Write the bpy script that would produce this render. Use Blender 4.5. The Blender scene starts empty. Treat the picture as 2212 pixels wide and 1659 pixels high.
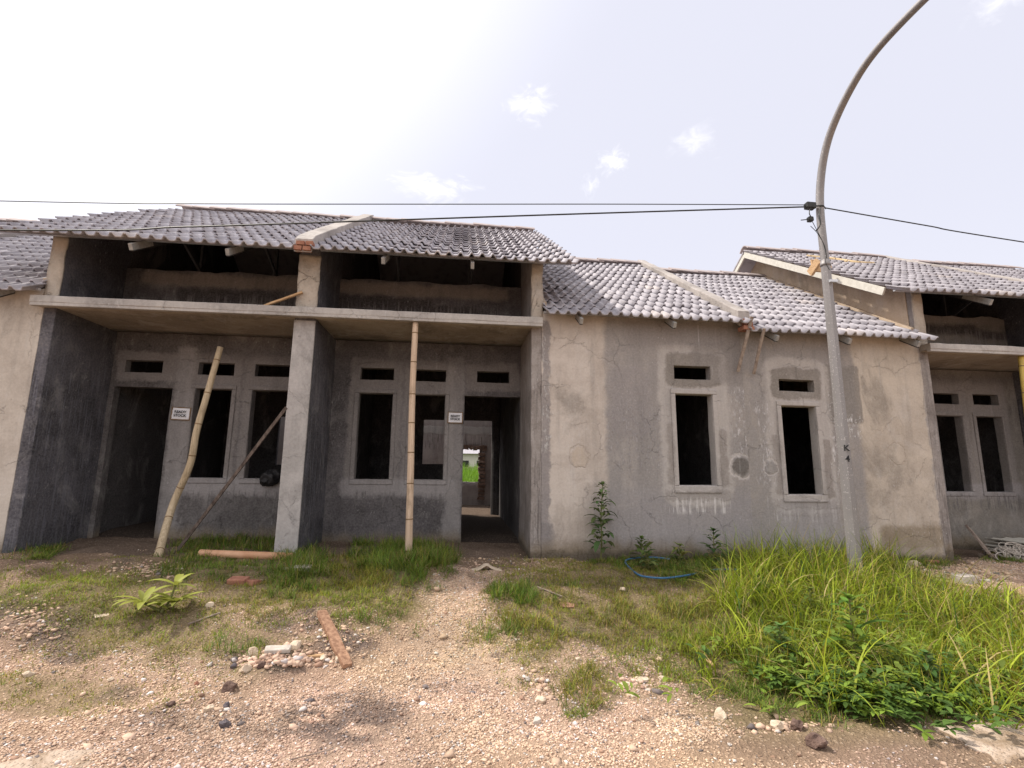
import bpy, bmesh, math, random
import numpy as np
from mathutils import Vector, Matrix, noise as mn
random.seed(7); rng = np.random.default_rng(7)
R = math.radians
SC = bpy.context.scene; COL = SC.collection

# ------------------------------------------------------------------ camera
F, YAW, PITCH, ROLL, EYE = 1062.576, .1099, .1665, .0112, 1.1109   # fitted, for a 2212 x 1659 picture
fw = np.array([math.sin(YAW)*math.cos(PITCH), math.cos(YAW)*math.cos(PITCH), math.sin(PITCH)])
r0 = np.array([math.cos(YAW), -math.sin(YAW), 0.]); u0 = np.cross(r0, fw)
rt = math.cos(ROLL)*r0 + math.sin(ROLL)*u0; up = -math.sin(ROLL)*r0 + math.cos(ROLL)*u0
cam = bpy.data.cameras.new('camera'); camo = bpy.data.objects.new('camera', cam); COL.objects.link(camo)
cam.sensor_width = 36; cam.lens = 36*F/2212; cam.clip_end = 2000; cam.clip_start = .05
camo.matrix_world = Matrix(((rt[0], up[0], -fw[0], 0), (rt[1], up[1], -fw[1], 0), (rt[2], up[2], -fw[2], EYE), (0, 0, 0, 1)))
SC.camera = camo

# ------------------------------------------------------------------ light, sky, exposure
TOSUN = Vector((-.68, .27, 1.0)).normalized()
EL = math.asin(TOSUN.z); AZ = math.atan2(TOSUN.x, TOSUN.y)
sun = bpy.data.lights.new('sun', 'SUN'); suno = bpy.data.objects.new('sun', sun); COL.objects.link(suno)
sun.energy = 3.3; sun.angle = R(3); sun.color = (1, .93, .82)
suno.rotation_euler = (-TOSUN).to_track_quat('-Z', 'Y').to_euler(); suno.location = (-5, 4, 12)
SC.view_settings.view_transform = 'Standard'; SC.view_settings.look = 'None'
SC.view_settings.gamma = 1; SC.view_settings.use_curve_mapping = False
SC.view_settings.exposure = 0.55
SKY_STRENGTH = .15
SC.cycles.max_bounces = 6; SC.cycles.diffuse_bounces = 4; SC.cycles.glossy_bounces = 2; SC.cycles.transmission_bounces = 4

def px_ray(x, y):
    return fw + rt*(x-1106)/F - up*(y-829.5)/F
def atY(x, y, Y):
    d = px_ray(x, y); return d*(Y/d[1]) + np.array([0, 0, EYE])
def atX(x, y, X):
    d = px_ray(x, y); return d*(X/d[0]) + np.array([0, 0, EYE])
def to_px(P):
    v = np.asarray(P, float) - np.array([0, 0, EYE]); z = v@fw
    zz = np.where(z < .05, np.nan, z)
    return 1106 + F*(v@rt)/zz, 829.5 - F*(v@up)/zz

# ------------------------------------------------------------------ node helper
class G:
    def __init__(s, nt):
        s.nt = nt; s.pos = None
    def n(s, t, **k):
        o = s.nt.nodes.new(t)
        for a, b in k.items(): setattr(o, a, b)
        return o
    def put(s, sock, v):
        if isinstance(v, X): v = v.s
        if hasattr(v, 'is_linked'): s.nt.links.new(v, sock)
        elif v is not None:
            if isinstance(v, (tuple, list)) and sock.type == 'RGBA' and len(v) == 3: v = (*v, 1)
            sock.default_value = v
    def m(s, op, a, b=None, c=None, clamp=False):
        o = s.n('ShaderNodeMath', operation=op, use_clamp=clamp)
        for i, v in enumerate((a, b, c)):
            if v is not None: s.put(o.inputs[i], v)
        return X(s, o.outputs[0])
    def noise(s, vec, scale, detail=4, rough=.55, dist=0):
        o = s.n('ShaderNodeTexNoise'); s.put(o.inputs['Vector'], vec)
        o.inputs['Scale'].default_value = scale; o.inputs['Detail'].default_value = detail
        o.inputs['Roughness'].default_value = rough; o.inputs['Distortion'].default_value = dist
        return X(s, o.outputs[0])
    def voro(s, vec, scale, feature='F1', out='Distance', rnd=1):
        o = s.n('ShaderNodeTexVoronoi', feature=feature); s.put(o.inputs['Vector'], vec)
        o.inputs['Scale'].default_value = scale; o.inputs['Randomness'].default_value = rnd
        return X(s, o.outputs[out])
    def comb(s, x, y, z):
        o = s.n('ShaderNodeCombineXYZ')
        for i, v in enumerate((x, y, z)): s.put(o.inputs[i], v)
        return X(s, o.outputs[0])
    def sep(s, v):
        o = s.n('ShaderNodeSeparateXYZ'); s.put(o.inputs[0], v); return [X(s, k) for k in o.outputs]
    def step(s, v, a, b):          # smoothstep a..b -> 0..1
        o = s.n('ShaderNodeMapRange', interpolation_type='SMOOTHSTEP'); s.put(o.inputs[0], v)
        if a > b:
            o.inputs[1].default_value = b; o.inputs[2].default_value = a; o.inputs[3].default_value = 1; o.inputs[4].default_value = 0
        else:
            o.inputs[1].default_value = a; o.inputs[2].default_value = b; o.inputs[3].default_value = 0; o.inputs[4].default_value = 1
        return X(s, o.outputs[0])
    def mix(s, f, a, b, mode='MIX'):
        o = s.n('ShaderNodeMix', data_type='RGBA', blend_type=mode, clamp_factor=True)
        s.put(o.inputs[0], f); s.put(o.inputs[6], a); s.put(o.inputs[7], b); return X(s, o.outputs[2])
    def P(s):
        if s.pos is None: s.pos = X(s, s.n('ShaderNodeNewGeometry').outputs['Position'])
        return s.pos
    def rnd(s):
        return X(s, s.n('ShaderNodeNewGeometry').outputs['Random Per Island'])
    def attr(s, name):
        return X(s, s.n('ShaderNodeAttribute', attribute_name=name).outputs['Color'])
    def bump(s, h, dist=.01, strength=1., prev=None):
        o = s.n('ShaderNodeBump'); o.inputs['Strength'].default_value = strength; o.inputs['Distance'].default_value = dist
        s.put(o.inputs['Height'], h)
        if prev is not None: s.put(o.inputs['Normal'], prev)
        return X(s, o.outputs[0])
class X:
    def __init__(s, g, k): s.g = g; s.s = k
    def __add__(s, o): return s.g.m('ADD', s, o)
    __radd__ = __add__
    def __sub__(s, o): return s.g.m('SUBTRACT', s, o)
    def __rsub__(s, o): return s.g.m('SUBTRACT', o, s)
    def __mul__(s, o): return s.g.m('MULTIPLY', s, o)
    __rmul__ = __mul__
    def abs(s): return s.g.m('ABSOLUTE', s)
    def max(s, o): return s.g.m('MAXIMUM', s, o)
    def min(s, o): return s.g.m('MINIMUM', s, o)
    def clamp(s): return s.g.m('MULTIPLY', s, 1, clamp=True)

def new_mat(name, rough=.85, spec=.3):
    m = bpy.data.materials.new(name); m.use_nodes = True
    nt = m.node_tree; b = nt.nodes['Principled BSDF']
    b.inputs['Roughness'].default_value = rough; b.inputs['Specular IOR Level'].default_value = spec
    g = G(nt); g.b = b
    return m, g
def simple_mat(name, c1, c2, scale=8, rough=.8, stretch=(1, 1, 1), bump=.003, spec=.3, metal=0, bscale=None):
    m, g = new_mat(name, rough, spec)
    x, y, z = g.sep(g.P()); v = g.comb(x*stretch[0], y*stretch[1], z*stretch[2])
    n = g.noise(v, scale, 5, .6)
    g.put(g.b.inputs['Base Color'], g.mix(g.step(n, .3, .7), c1, c2))
    g.b.inputs['Metallic'].default_value = metal
    if bump: g.put(g.b.inputs['Normal'], g.bump(g.noise(v, bscale or scale*3, 4), bump))
    return m

def cane_mat(name, c1, c2):
    m, g = new_mat(name, .6, .3); P = g.P(); x, y, z = g.sep(P)
    st = g.noise(g.comb(x*60, y*60, z*2.2), 1, 4, .6); bl = g.noise(g.comb(x*5, y*5, z*2.5), 1, 6, .7)
    c = g.mix(g.step(st, .3, .7), c1, c2); c = g.mix(g.step(bl, .5, .72)*.65, c, (.2, .145, .09)); c = g.mix(g.step(g.noise(P, 45, 3, .7), .62, .7)*.6, c, (.1, .075, .05))
    g.put(g.b.inputs['Base Color'], c); g.put(g.b.inputs['Normal'], g.bump(st+bl*.5, .003)); return m
# ---- world
w = bpy.data.worlds.new('World'); SC.world = w; w.use_nodes = True
nt = w.node_tree; bg = nt.nodes['Background']; g = G(nt)
sky = nt.nodes.new('ShaderNodeTexSky'); sky.sky_type = 'NISHITA'; sky.sun_disc = False
sky.sun_elevation = EL; sky.sun_rotation = AZ; sky.air_density = 1.0; sky.dust_density = 4.0; sky.ozone_density = 1.5
dirv = X(g, nt.nodes.new('ShaderNodeTexCoord').outputs['Generated'])
_sx, _sy, _sz = g.sep(dirv)
hz = g.mix(g.step(_sy, .25, -.6), (4.0, 4.0, 4.5), (6.8, 6.6, 6.5))       # unseen sky behind the camera, brightened to fill the shaded fronts
o = g.n('ShaderNodeVectorMath', operation='DOT_PRODUCT'); g.put(o.inputs[0], dirv); o.inputs[1].default_value = TOSUN
hz = g.mix(g.step(X(g, o.outputs['Value']), .58, .99)*.7, hz, (8., 7.9, 8.))
hz = g.mix(g.step(_sz, .45, .0)*.5, hz, (4.7, 4.7, 5.0))
col = g.mix(.9, X(g, sky.outputs[0]), hz)
def cloud(pxs, wd, hgt, amt, seed):
    """a wisp of cloud round one direction of the sky"""
    d = px_ray(*pxs); d = Vector(d/np.linalg.norm(d)); a = d.cross(Vector((0, 0, 1))).normalized(); b = a.cross(d)
    o = g.n('ShaderNodeVectorMath', operation='DOT_PRODUCT'); g.put(o.inputs[0], dirv); o.inputs[1].default_value = a
    q = g.n('ShaderNodeVectorMath', operation='DOT_PRODUCT'); g.put(q.inputs[0], dirv); q.inputs[1].default_value = b
    f = g.n('ShaderNodeVectorMath', operation='DOT_PRODUCT'); g.put(f.inputs[0], dirv); f.inputs[1].default_value = d
    ua = X(g, o.outputs['Value'])*(1/wd); vb = X(g, q.outputs['Value'])*(1/hgt)
    rr = g.m('SQRT', ua*ua + vb*vb)
    nz = g.noise(g.comb(ua*1.3+seed, vb*1.1, X(g, f.outputs['Value'])), 1.6, 6, .62, .6)
    return g.step(nz*.9 + (1-rr)*.42, .55, 1.1)*amt*g.step(X(g, f.outputs['Value']), 0, .3)
cm = None
for k, a in enumerate([((1150, 225), .07, .04, .9), ((1325, 348), .045, .033, .8), ((1495, 308), .07, .04, .4), ((935, 408), .11, .045, 1.), ((1275, 405), .025, .03, .4), ((2150, 3), .05, .03, .4)]):
    c = cloud(*a, k*7.3); cm = c if cm is None else cm.max(c)
col = g.mix(cm, col, (6.8, 6.7, 6.7))
g.put(bg.inputs['Color'], col); bg.inputs['Strength'].default_value = SKY_STRENGTH

# ------------------------------------------------------------------ object helpers
def tag(o, label=None, cat=None, group=None, kind=None):
    for k, v in (('label', label), ('category', cat), ('group', group), ('kind', kind)):
        if v: o[k] = v
    return o
def thing(name, loc, label, cat, group=None):
    o = bpy.data.objects.new(name, None); COL.objects.link(o); o.location = loc; o.empty_display_size = .2
    return tag(o, label, cat, group)
def rootloc(o):
    v = Vector((0, 0, 0))
    while o is not None: v += o.location; o = o.parent
    return v
def obj(name, verts, faces, mat, parent=None, loc=None, smooth=False, recalc=True, bevel=0, mats=None):
    """links ONE mesh object; verts are world coordinates, stored relative to the parent thing"""
    base = rootloc(parent) if parent else Vector(loc or (0, 0, 0))
    me = bpy.data.meshes.new(name)
    V = np.asarray(verts, float).reshape(-1, 3) - np.array(base)
    me.from_pydata(V.tolist(), [], faces)
    if recalc:
        bm = bmesh.new(); bm.from_mesh(me); bmesh.ops.recalc_face_normals(bm, faces=bm.faces); bm.to_mesh(me); bm.free()
    me.materials.append(mat)
    if smooth: me.shade_smooth()
    o = bpy.data.objects.new(name, me); COL.objects.link(o)
    if parent: o.parent = parent
    else: o.location = base
    if bevel:
        b = o.modifiers.new('bevel', 'BEVEL'); b.width = bevel; b.segments = 2; b.limit_method = 'ANGLE'; b.angle_limit = R(50)
        b.harden_normals = False
        if smooth: o.modifiers.new('wn', 'WEIGHTED_NORMAL')
    return o
def fast(name, V, Fq, mat, colors=None, smooth=False, loc=(0, 0, 0), parent=None):
    """big numpy mesh: V (n,3), Fq (m,k) with k = 3 or 4"""
    me = bpy.data.meshes.new(name); V = np.asarray(V, np.float32) - np.array(rootloc(parent) if parent else loc, np.float32)
    Fq = np.asarray(Fq, np.int32); k = Fq.shape[1]
    me.vertices.add(len(V)); me.vertices.foreach_set('co', V.ravel())
    me.loops.add(Fq.size); me.loops.foreach_set('vertex_index', Fq.ravel())
    me.polygons.add(len(Fq)); me.polygons.foreach_set('loop_start', np.arange(0, Fq.size, k, dtype=np.int32))
    me.polygons.foreach_set('loop_total', np.full(len(Fq), k, np.int32))
    if smooth: me.polygons.foreach_set('use_smooth', np.ones(len(Fq), bool))
    me.update(calc_edges=True)
    if colors is not None:
        a = me.color_attributes.new('tint', 'FLOAT_COLOR', 'POINT')
        c = np.ones((len(V), 4), np.float32); c[:, :3] = colors; a.data.foreach_set('color', c.ravel())
    me.materials.append(mat)
    o = bpy.data.objects.new(name, me); COL.objects.link(o)
    if parent: o.parent = parent
    else: o.location = loc
    return o
class MB:
    def __init__(s): s.v = []; s.f = []
    def add(s, V, Fs):
        n = len(s.v); s.v += [tuple(p) for p in V]; s.f += [tuple(i+n for i in f) for f in Fs]; return s
    def box(s, lo, hi):
        x0, y0, z0 = lo; x1, y1, z1 = hi
        return s.add([(x0, y0, z0), (x1, y0, z0), (x1, y1, z0), (x0, y1, z0), (x0, y0, z1), (x1, y0, z1), (x1, y1, z1), (x0, y1, z1)],
                     [(0, 3, 2, 1), (4, 5, 6, 7), (0, 1, 5, 4), (1, 2, 6, 5), (2, 3, 7, 6), (3, 0, 4, 7)])
    def bar(s, a, b, wd, th, upv=(0, 0, 1), seg=1):
        """rectangular bar from a to b"""
        a = Vector(a); b = Vector(b); d = (b-a).normalized(); u = Vector(upv); x = d.cross(u).normalized(); u = x.cross(d)
        n0 = len(s.v)
        for i in range(seg+1):
            p = a.lerp(b, i/seg)
            for sx, su in ((-1, -1), (1, -1), (1, 1), (-1, 1)): s.v.append(tuple(p + x*sx*wd/2 + u*su*th/2))
        for i in range(seg):
            for k in range(4):
                q = n0+4*i; s.f.append((q+k, q+(k+1) % 4, q+4+(k+1) % 4, q+4+k))
        s.f.append((n0, n0+3, n0+2, n0+1)); e = n0+4*seg; s.f.append((e, e+1, e+2, e+3)); return s
    def tube(s, pts, rad, sides=10, cap=True, phase=0, hollow=0):
        pts = [Vector(p) for p in pts]; n0 = len(s.v); prev = None
        if not hasattr(rad, '__len__'): rad = [rad]*len(pts)
        for i, p in enumerate(pts):
            d = (pts[min(i+1, len(pts)-1)] - pts[max(i-1, 0)]).normalized()
            if prev is None:
                x = d.cross(Vector((0, 0, 1)) if abs(d.z) < .9 else Vector((0, 1, 0))).normalized()
            else: x = (prev - d*prev.dot(d)).normalized()
            prev = x; y = d.cross(x)
            for k in range(sides):
                a = phase + 2*math.pi*k/sides; s.v.append(tuple(p + (x*math.cos(a) + y*math.sin(a))*rad[i]))
        for i in range(len(pts)-1):
            for k in range(sides):
                q = n0+i*sides; s.f.append((q+k, q+(k+1) % sides, q+sides+(k+1) % sides, q+sides+k))
        if cap:
            s.f.append(tuple(range(n0+sides-1, n0-1, -1))); e = n0+(len(pts)-1)*sides; s.f.append(tuple(range(e, e+sides)))
        return s
    def build(s, name, mat, parent=None, **k): return obj(name, s.v, s.f, mat, parent, **k)
def rough(V, amp=.005, f=2.5):
    out = []
    for p in V:
        q = Vector(p)
        d = mn.noise_vector(q*f)*amp + mn.noise_vector(q*f*5)*amp*.45
        out.append(tuple(q+d))
    return out
def panel(fn, u0_, u1_, v0, v1, holes, th, cell=.09):
    """wall slab with openings; fn(u, v) -> front point and outward normal vector of the thickness"""
    def lines(a, b, extra):
        k = sorted({round(t, 5) for t in [a, b]+[e for e in extra if a < e < b]}); o = [k[0]]
        for p, q in zip(k, k[1:]):
            n = max(1, round((q-p)/cell)); o += [p+(q-p)*i/n for i in range(1, n+1)]
        return o
    us = lines(u0_, u1_, [h[0] for h in holes]+[h[1] for h in holes]); vs = lines(v0, v1, [h[2] for h in holes]+[h[3] for h in holes])
    nu, nv = len(us)-1, len(vs)-1
    solid = np.ones((nu, nv), bool)
    for i in range(nu):
        for j in range(nv):
            cu = (us[i]+us[i+1])/2; cv = (vs[j]+vs[j+1])/2
            if any(h[0] < cu < h[1] and h[2] < cv < h[3] for h in holes): solid[i, j] = False
    V = []; idx = {}; Fs = []
    def vid(i, j, k):
        t = idx.get((i, j, k))
        if t is None:
            p, nrm = fn(us[i], vs[j]); t = len(V); idx[(i, j, k)] = t
            V.append(tuple(Vector(p) + Vector(nrm)*(th*k)))
        return t
    def sol(i, j): return 0 <= i < nu and 0 <= j < nv and solid[i, j]
    for i in range(nu):
        for j in range(nv):
            if not solid[i, j]: continue
            Fs.append((vid(i, j, 0), vid(i+1, j, 0), vid(i+1, j+1, 0), vid(i, j+1, 0)))
            Fs.append((vid(i, j, 1), vid(i, j+1, 1), vid(i+1, j+1, 1), vid(i+1, j, 1)))
            for (a, b), (c, d) in (((i-1, j), ((i, j), (i, j+1))), ((i+1, j), ((i+1, j), (i+1, j+1))), ((i, j-1), ((i, j), (i+1, j))), ((i, j+1), ((i, j+1), (i+1, j+1)))):
                if not sol(a, b): Fs.append((vid(*c, 0), vid(*d, 0), vid(*d, 1), vid(*c, 1)))
    return V, Fs

# ------------------------------------------------------------------ value noise in numpy
_T = rng.random((256, 256))
def vn(x, y, f=1., seed=0):
    x = np.asarray(x)*f + seed*17.3; y = np.asarray(y)*f + seed*5.7
    xi = np.floor(x).astype(int); yi = np.floor(y).astype(int); a = x-xi; b = y-yi
    a = a*a*(3-2*a); b = b*b*(3-2*b); t = lambda i, j: _T[i % 256, j % 256]
    return (t(xi, yi)*(1-a)+t(xi+1, yi)*a)*(1-b) + (t(xi, yi+1)*(1-a)+t(xi+1, yi+1)*a)*b
def fbm(x, y, f, seed=0, o=3): return sum(vn(x, y, f*2**k, seed+k)*.5**k for k in range(o))/sum(.5**k for k in range(o))
def sm(x, a, b):
    t = np.clip((x-a)/(b-a), 0, 1); return t*t*(3-2*t)

# ------------------------------------------------------------------ ground shape
D0 = 6.477                                   # the plane of the house fronts
MOUNDS = [(-3.35, 4.62, .45, .11), (-3.3, 5.75, .38, .10), (-1.2, 4.35, .45, .07), (-.75, 4.2, .3, .05), (-2.4, 5.2, .5, .04), (-.5, 5.6, .5, .06), (3.0, 4.4, 1.0, .06), (-1.25, 3.95, .25, .05), (-4.6, 5.6, .5, .05), (.95, 5.0, .4, .04)]
def ground(x, y, fine=True):
    x = np.asarray(x, float); y = np.asarray(y, float)
    z = .02 - .018*(np.clip(x, -9, 14)+2)
    z = z - .31*(1-sm(y, 3.5, 5.7))
    z = z + .07*sm(y, 7.4, 8.2)
    n = (fbm(x, y, 1.3, 1)-.5)*.07 + (fbm(x, y, 4.5, 5)-.5)*.085
    n = n*np.clip(1-.6*(1-sm(y, 2.8, 3.7)), .3, 1)*np.where(y > 7.6, .4, 1)*np.where((y < -1) | (y > 20), .0, 1)
    z = z+n
    if fine: z = z + (fbm(x, y, 14, 9, 2)-.5)*.016*np.where((y > 1) & (y < 7.5), 1, 0)
    for mx, my, r, h in MOUNDS: z = z + h*np.exp(-((x-mx)**2+(y-my)**2)/(r*r)*1.4)
    return z
def gpt(x, y):
    """where the line of sight through a picture point meets the ground"""
    Z = -.1
    for _ in range(30):
        d = px_ray(x, y); p = d*((Z-EYE)/d[2]); Z = .5*Z+.5*float(ground(p[0], p[1], False))
    return Vector((p[0], p[1], float(ground(p[0], p[1]))))

# ------------------------------------------------------------------ wall materials
def plaster(name, ca, cb, patches=(), axis='x', streak=.4, crack=.08, eff=.25, basez=None, warm=(.19, .145, .095), bumpd=.009, blot=.5):
    """cement render: ca/cb mottled pair; patches are marks on the wall with a shape of their own
       (kind, u, z, half width, half height, corner radius, softness, colour, strength)"""
    m, g = new_mat(name, .92, .15)
    P = g.P(); x, y, z = g.sep(P); u = x if axis == 'x' else y
    big = g.noise(P, 1.1, 7, .62, .4); mid = g.noise(P, 5, 6, .65, .3); fine = g.noise(P, 38, 3, .6)
    st = g.noise(g.comb(x*9, y*9, z*.8), 1, 5, .6)
    c = g.mix(g.step(big*.6+mid*.4, .38, .62), ca, cb)
    dm = g.step(g.noise(g.comb(x*1.3+2.2, y*1.3, z*.9+5.1), 1, 6, .68, .5), .52, .66)
    c = g.mix(dm*blot, c, g.mix(.62, c, (.05, .045, .042)))
    bl2 = g.step(g.noise(g.comb(x*2.6+9.2, y*2.6, z*1.6), 1, 7, .72, .8), .5, .7)
    c = g.mix(bl2*blot*.75, c, g.mix(.55, c, (.62, .585, .57)))
    wx = (g.noise(P, 4, 4, .6)-.5)*.16 + (g.noise(P, 22, 3, .6)-.5)*.05
    wz = (g.noise(g.comb(x+7.1, y+3.3, z+1.7), 4, 4, .6)-.5)*.16 + (g.noise(g.comb(x+7.1, y+3.3, z+1.7), 22, 3)-.5)*.06
    uu = u+wx; zz = z+wz
    rel = None
    for (kd, pu, pz, hu, hz_, rad, soft, colr, amt) in patches:
        qx = (((uu if kd != 'sharp' else u+wx*.3)-pu).abs()-(hu-rad)).max(0.); qz = ((zz-pz).abs()-(hz_-rad)).max(0.)
        d = g.m('SQRT', qx*qx+qz*qz)-rad
        if kd == 'rim': msk = g.step(d.abs(), soft, 0.)
        else: msk = g.step(d, soft, -soft)
        if kd == 'spots': msk = msk*g.step(g.noise(g.comb(x*26, y*26, z*11), 1, 5, .72), .5, .66)
        if kd == 'drips': msk = msk*g.step(g.noise(g.comb(x*30, y*30, z*2), 1, 3, .6), .5, .62)
        if kd in ('box', 'sharp', 'rim', 'spots'): rel = msk*(.5 if kd != 'rim' else -.5) if rel is None else rel+msk*(.5 if kd != 'rim' else -.5)
        tone = g.noise(g.comb(x*3+pu*9, y*3, z*2.2+pz*7), 1, 6, .72, .5)
        c = g.mix(msk*(tone*1.5+.2).clamp()*amt, c, colr)
    c = g.mix(g.step(st, .48, .75)*streak, c, g.mix(.5, c, (.07, .065, .07)))
    lt = g.step(g.noise(g.comb(x*16, y*16, z*.7+4), 1, 4, .6), .6, .75)*g.step(mid, .45, .6)
    c = g.mix(lt*eff, c, (.5, .48, .48))
    sp = g.step(g.noise(g.comb(x*40, y*40, z*18), 1, 4, .7), .58, .68)*g.step(g.noise(P, 2.3, 5, .7), .5, .62)
    c = g.mix(sp*eff*1.2, c, (.6, .57, .57))
    pits = g.step(g.noise(P, 21, 4, .7), .33, .27)
    c = g.mix(pits*.4, c, (.1, .085, .08))
    wv = g.comb(x+wx*1.5, y+wx, z+wz*1.5)
    cr = g.step(g.voro(wv, 1.9, 'DISTANCE_TO_EDGE'), .009, .002)*g.step(g.noise(P, 1.7, 3), .46, .58)
    c = g.mix(cr*crack, c, (.07, .06, .055))
    if basez is not None:
        dz = zz+(g.noise(g.comb(x*3, y*3, 0), 1, 4)-.5)*.35
        c = g.mix(g.step(dz, basez+.22, basez-.02)*.85, c, warm)
        c = g.mix(g.step(zz, basez+.06, basez-.03)*.7, c, (.06, .045, .03))
    c = g.mix(.07, c, g.mix(g.step(fine, .3, .7), (.05, .05, .05), (.75, .72, .7)))
    g.put(g.b.inputs['Base Color'], c)
    h = mid*.5+g.noise(g.comb(x*9, y*9, z*15), 1, 5, .6)*.5+g.noise(P, 26, 4, .6)*.22+fine*.05-cr*.6-pits*.5+st*.15
    if rel is not None: h = h+rel
    g.put(g.b.inputs['Normal'], g.bump(h, bumpd, 1.))
    return m

BEIGE_A, BEIGE_B = (.44, .375, .33), (.57, .50, .45)
GREY_A, GREY_B = (.21, .19, .185), (.29, .265, .255)
PALE = (.60, .55, .53); DAMP = (.19, .16, .145); GREYM = (.27, .248, .243)
def win_patches(u0w, u1w, z0, z1, t0, t1):
    cu = (u0w+u1w)/2; hw = (u1w-u0w)/2
    return [('box', cu, (z0+t1)/2+.02, hw+.24, (t1-z0)/2+.30, .2, .04, (.5, .455, .43), .65),
            ('box', cu, z0-.13, hw+.2, .06, .04, .02, DAMP, .4),
            ('box', cu, (t0+t1)/2+.03, hw+.13, (t1-t0)/2+.15, .1, .025, (.2, .175, .155), .9),
            ('box', cu+hw+.13, (z0+z1)/2-.25, .06, .4, .04, .03, DAMP, .6),
            ('box', cu-hw-.11, (z0+z1)/2-.2, .045, .42, .03, .03, DAMP, .55),
            ('drips', cu, z0-.27, hw+.2, .1, .05, .03, (.62, .58, .57), .9)]
bed2 = [('box', 3.15, 1.45, 1.15, 1.72, .12, .05, GREYM, .92), ('box', 2.35, 2.0, .28, .5, .15, .06, (.26, .235, .24), .5),
        ('box', 3.0, .35, 1.2, .45, .1, .2, (.3, .275, .285), .6)]
bed2 += win_patches(3.0, 3.53, .89, 2.135, 2.35, 2.54)
bed2 += [('box', 3.9, 1.15, .12, .12, .11, .018, (.13, .115, .105), .95), ('rim', 3.9, 1.15, .17, .16, .14, .03, PALE, .6),
         ('spots', 4.0, 1.75, .18, .5, .15, .08, (.68, .64, .65), .8), ('spots', 2.4, 1.5, .4, .45, .1, .1, (.52, .48, .5), .4),
         ('box', 1.17, 1.5, .06, 1.62, .02, .02, (.24, .215, .215), .9), ('spots', 1.18, 2.1, .07, .8, .02, .03, (.6, .57, .56), .8),
         ('box', 1.17, .2, .1, .2, .04, .03, (.2, .18, .18), .7), ('rim', 1.62, 1.25, .13, .13, .12, .02, (.36, .29, .23), .35), ('box', 1.63, 1.25, .1, .11, .1, .03, (.5, .41, .33), .7),
         ('box', 3.3, 3.0, 1.0, .2, .1, .08, (.24, .21, .2), .7), ('box', 3.75, 2.6, .5, .3, .2, .05, (.235, .21, .2), .7)]
bed3 = [('box', 4.7, 1.4, 1.05, 1.8, .12, .05, GREYM, .92), ('sharp', 5.55, 2.2, .27, .42, .06, .02, (.2, .18, .165), .8)]
bed3 += win_patches(4.56, 5.08, .78, 2.005, 2.22, 2.39)
bed3 += [('spots', 5.62, 1.75, .17, .18, .05, .02, (.85, .83, .83), 1.), ('spots', 5.33, 1.5, .06, .7, .04, .03, (.75, .72, .72), .9), ('spots', 4.28, 1.5, .12, .6, .1, .06, (.68, .64, .65), .8),
         ('rim', 4.35, 1.15, .1, .1, .09, .02, PALE, .5), ('box', 4.35, 1.15, .08, .08, .07, .02, (.26, .24, .235), .7),
         ('box', 4.85, .42, .45, .28, .05, .04, (.34, .315, .315), .7), ('box', 6.93, 1.4, .09, 1.7, .03, .025, (.27, .25, .25), .85),
         ('box', 6.4, .2, .5, .16, .1, .06, (.2, .15, .09), .75), ('rim', 6.3, 1.35, .13, .14, .12, .02, (.36, .29, .23), .3)]
bed1 = [('box', -5.02, 1.5, .1, 1.8, .03, .02, (.25, .225, .215), .9), ('spots', -5.0, 1.4, .06, 1.4, .03, .03, (.65, .61, .6), .8)]
M = {}
M['bed2'] = plaster('beige_and_grey_render_middle', BEIGE_A, BEIGE_B, bed2, basez=.02, eff=.45, blot=.6)
M['bed3'] = plaster('beige_and_grey_render_right', (.43, .365, .305), (.54, .465, .39), bed3, basez=-.08, eff=.45, blot=.55)
M['bed1'] = plaster('beige_render_left', (.44, .385, .335), (.56, .5, .44), bed1, basez=.08)
def pw(ws, door, dx):   # marks on a porch wall: pale trowelled bands round the openings
    o = []
    for a, b in ws:
        o.append(('box', (a+b)/2, 1.72, (b-a)/2+.14, 1.02, .05, .03, (.225, .205, .2), .85))
    cu = (ws[0][0]+ws[1][1])/2
    o += [('box', cu, .78, .85, .13, .08, .05, (.3, .28, .285), .85), ('drips', cu, .6, .8, .12, .05, .04, (.12, .11, .11), .8),
          ('box', (door[0]+door[1])/2, 2.5, .42, .22, .06, .03, (.22, .2, .195), .8), ('box', dx, 1.4, .13, 1.4, .03, .04, (.28, .262, .26), .8),
          ('box', cu, 3.86, 1.6, .1, .05, .05, (.26, .225, .2), .85), ('box', cu-.35, 3.62, .75, .1, .09, .05, (.045, .037, .037), .95), ('box', cu+.75, 3.55, .4, .08, .07, .05, (.05, .04, .04), .9), ('drips', cu, 3.4, 1.5, .2, .05, .1, (.26, .24, .235), .7), ('box', cu+.4, 2.75, 1.1, .1, .1, .08, (.1, .09, .09), .6)]
    return o
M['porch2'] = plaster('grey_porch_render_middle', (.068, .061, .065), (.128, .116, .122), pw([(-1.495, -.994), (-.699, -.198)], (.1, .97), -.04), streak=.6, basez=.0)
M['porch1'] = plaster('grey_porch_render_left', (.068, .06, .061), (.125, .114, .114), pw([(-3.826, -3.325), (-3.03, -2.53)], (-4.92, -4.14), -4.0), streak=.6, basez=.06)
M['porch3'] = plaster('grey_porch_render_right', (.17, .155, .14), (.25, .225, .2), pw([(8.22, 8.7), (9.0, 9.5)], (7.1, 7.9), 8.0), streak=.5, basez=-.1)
M['side'] = plaster('stained_side_render', (.21, .18, .165), (.31, .275, .26), [('drips', 6.9, 1.0, .5, 1.2, .05, .1, (.09, .075, .07), .7)], axis='y', streak=.8, eff=.5, basez=.02)
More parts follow.
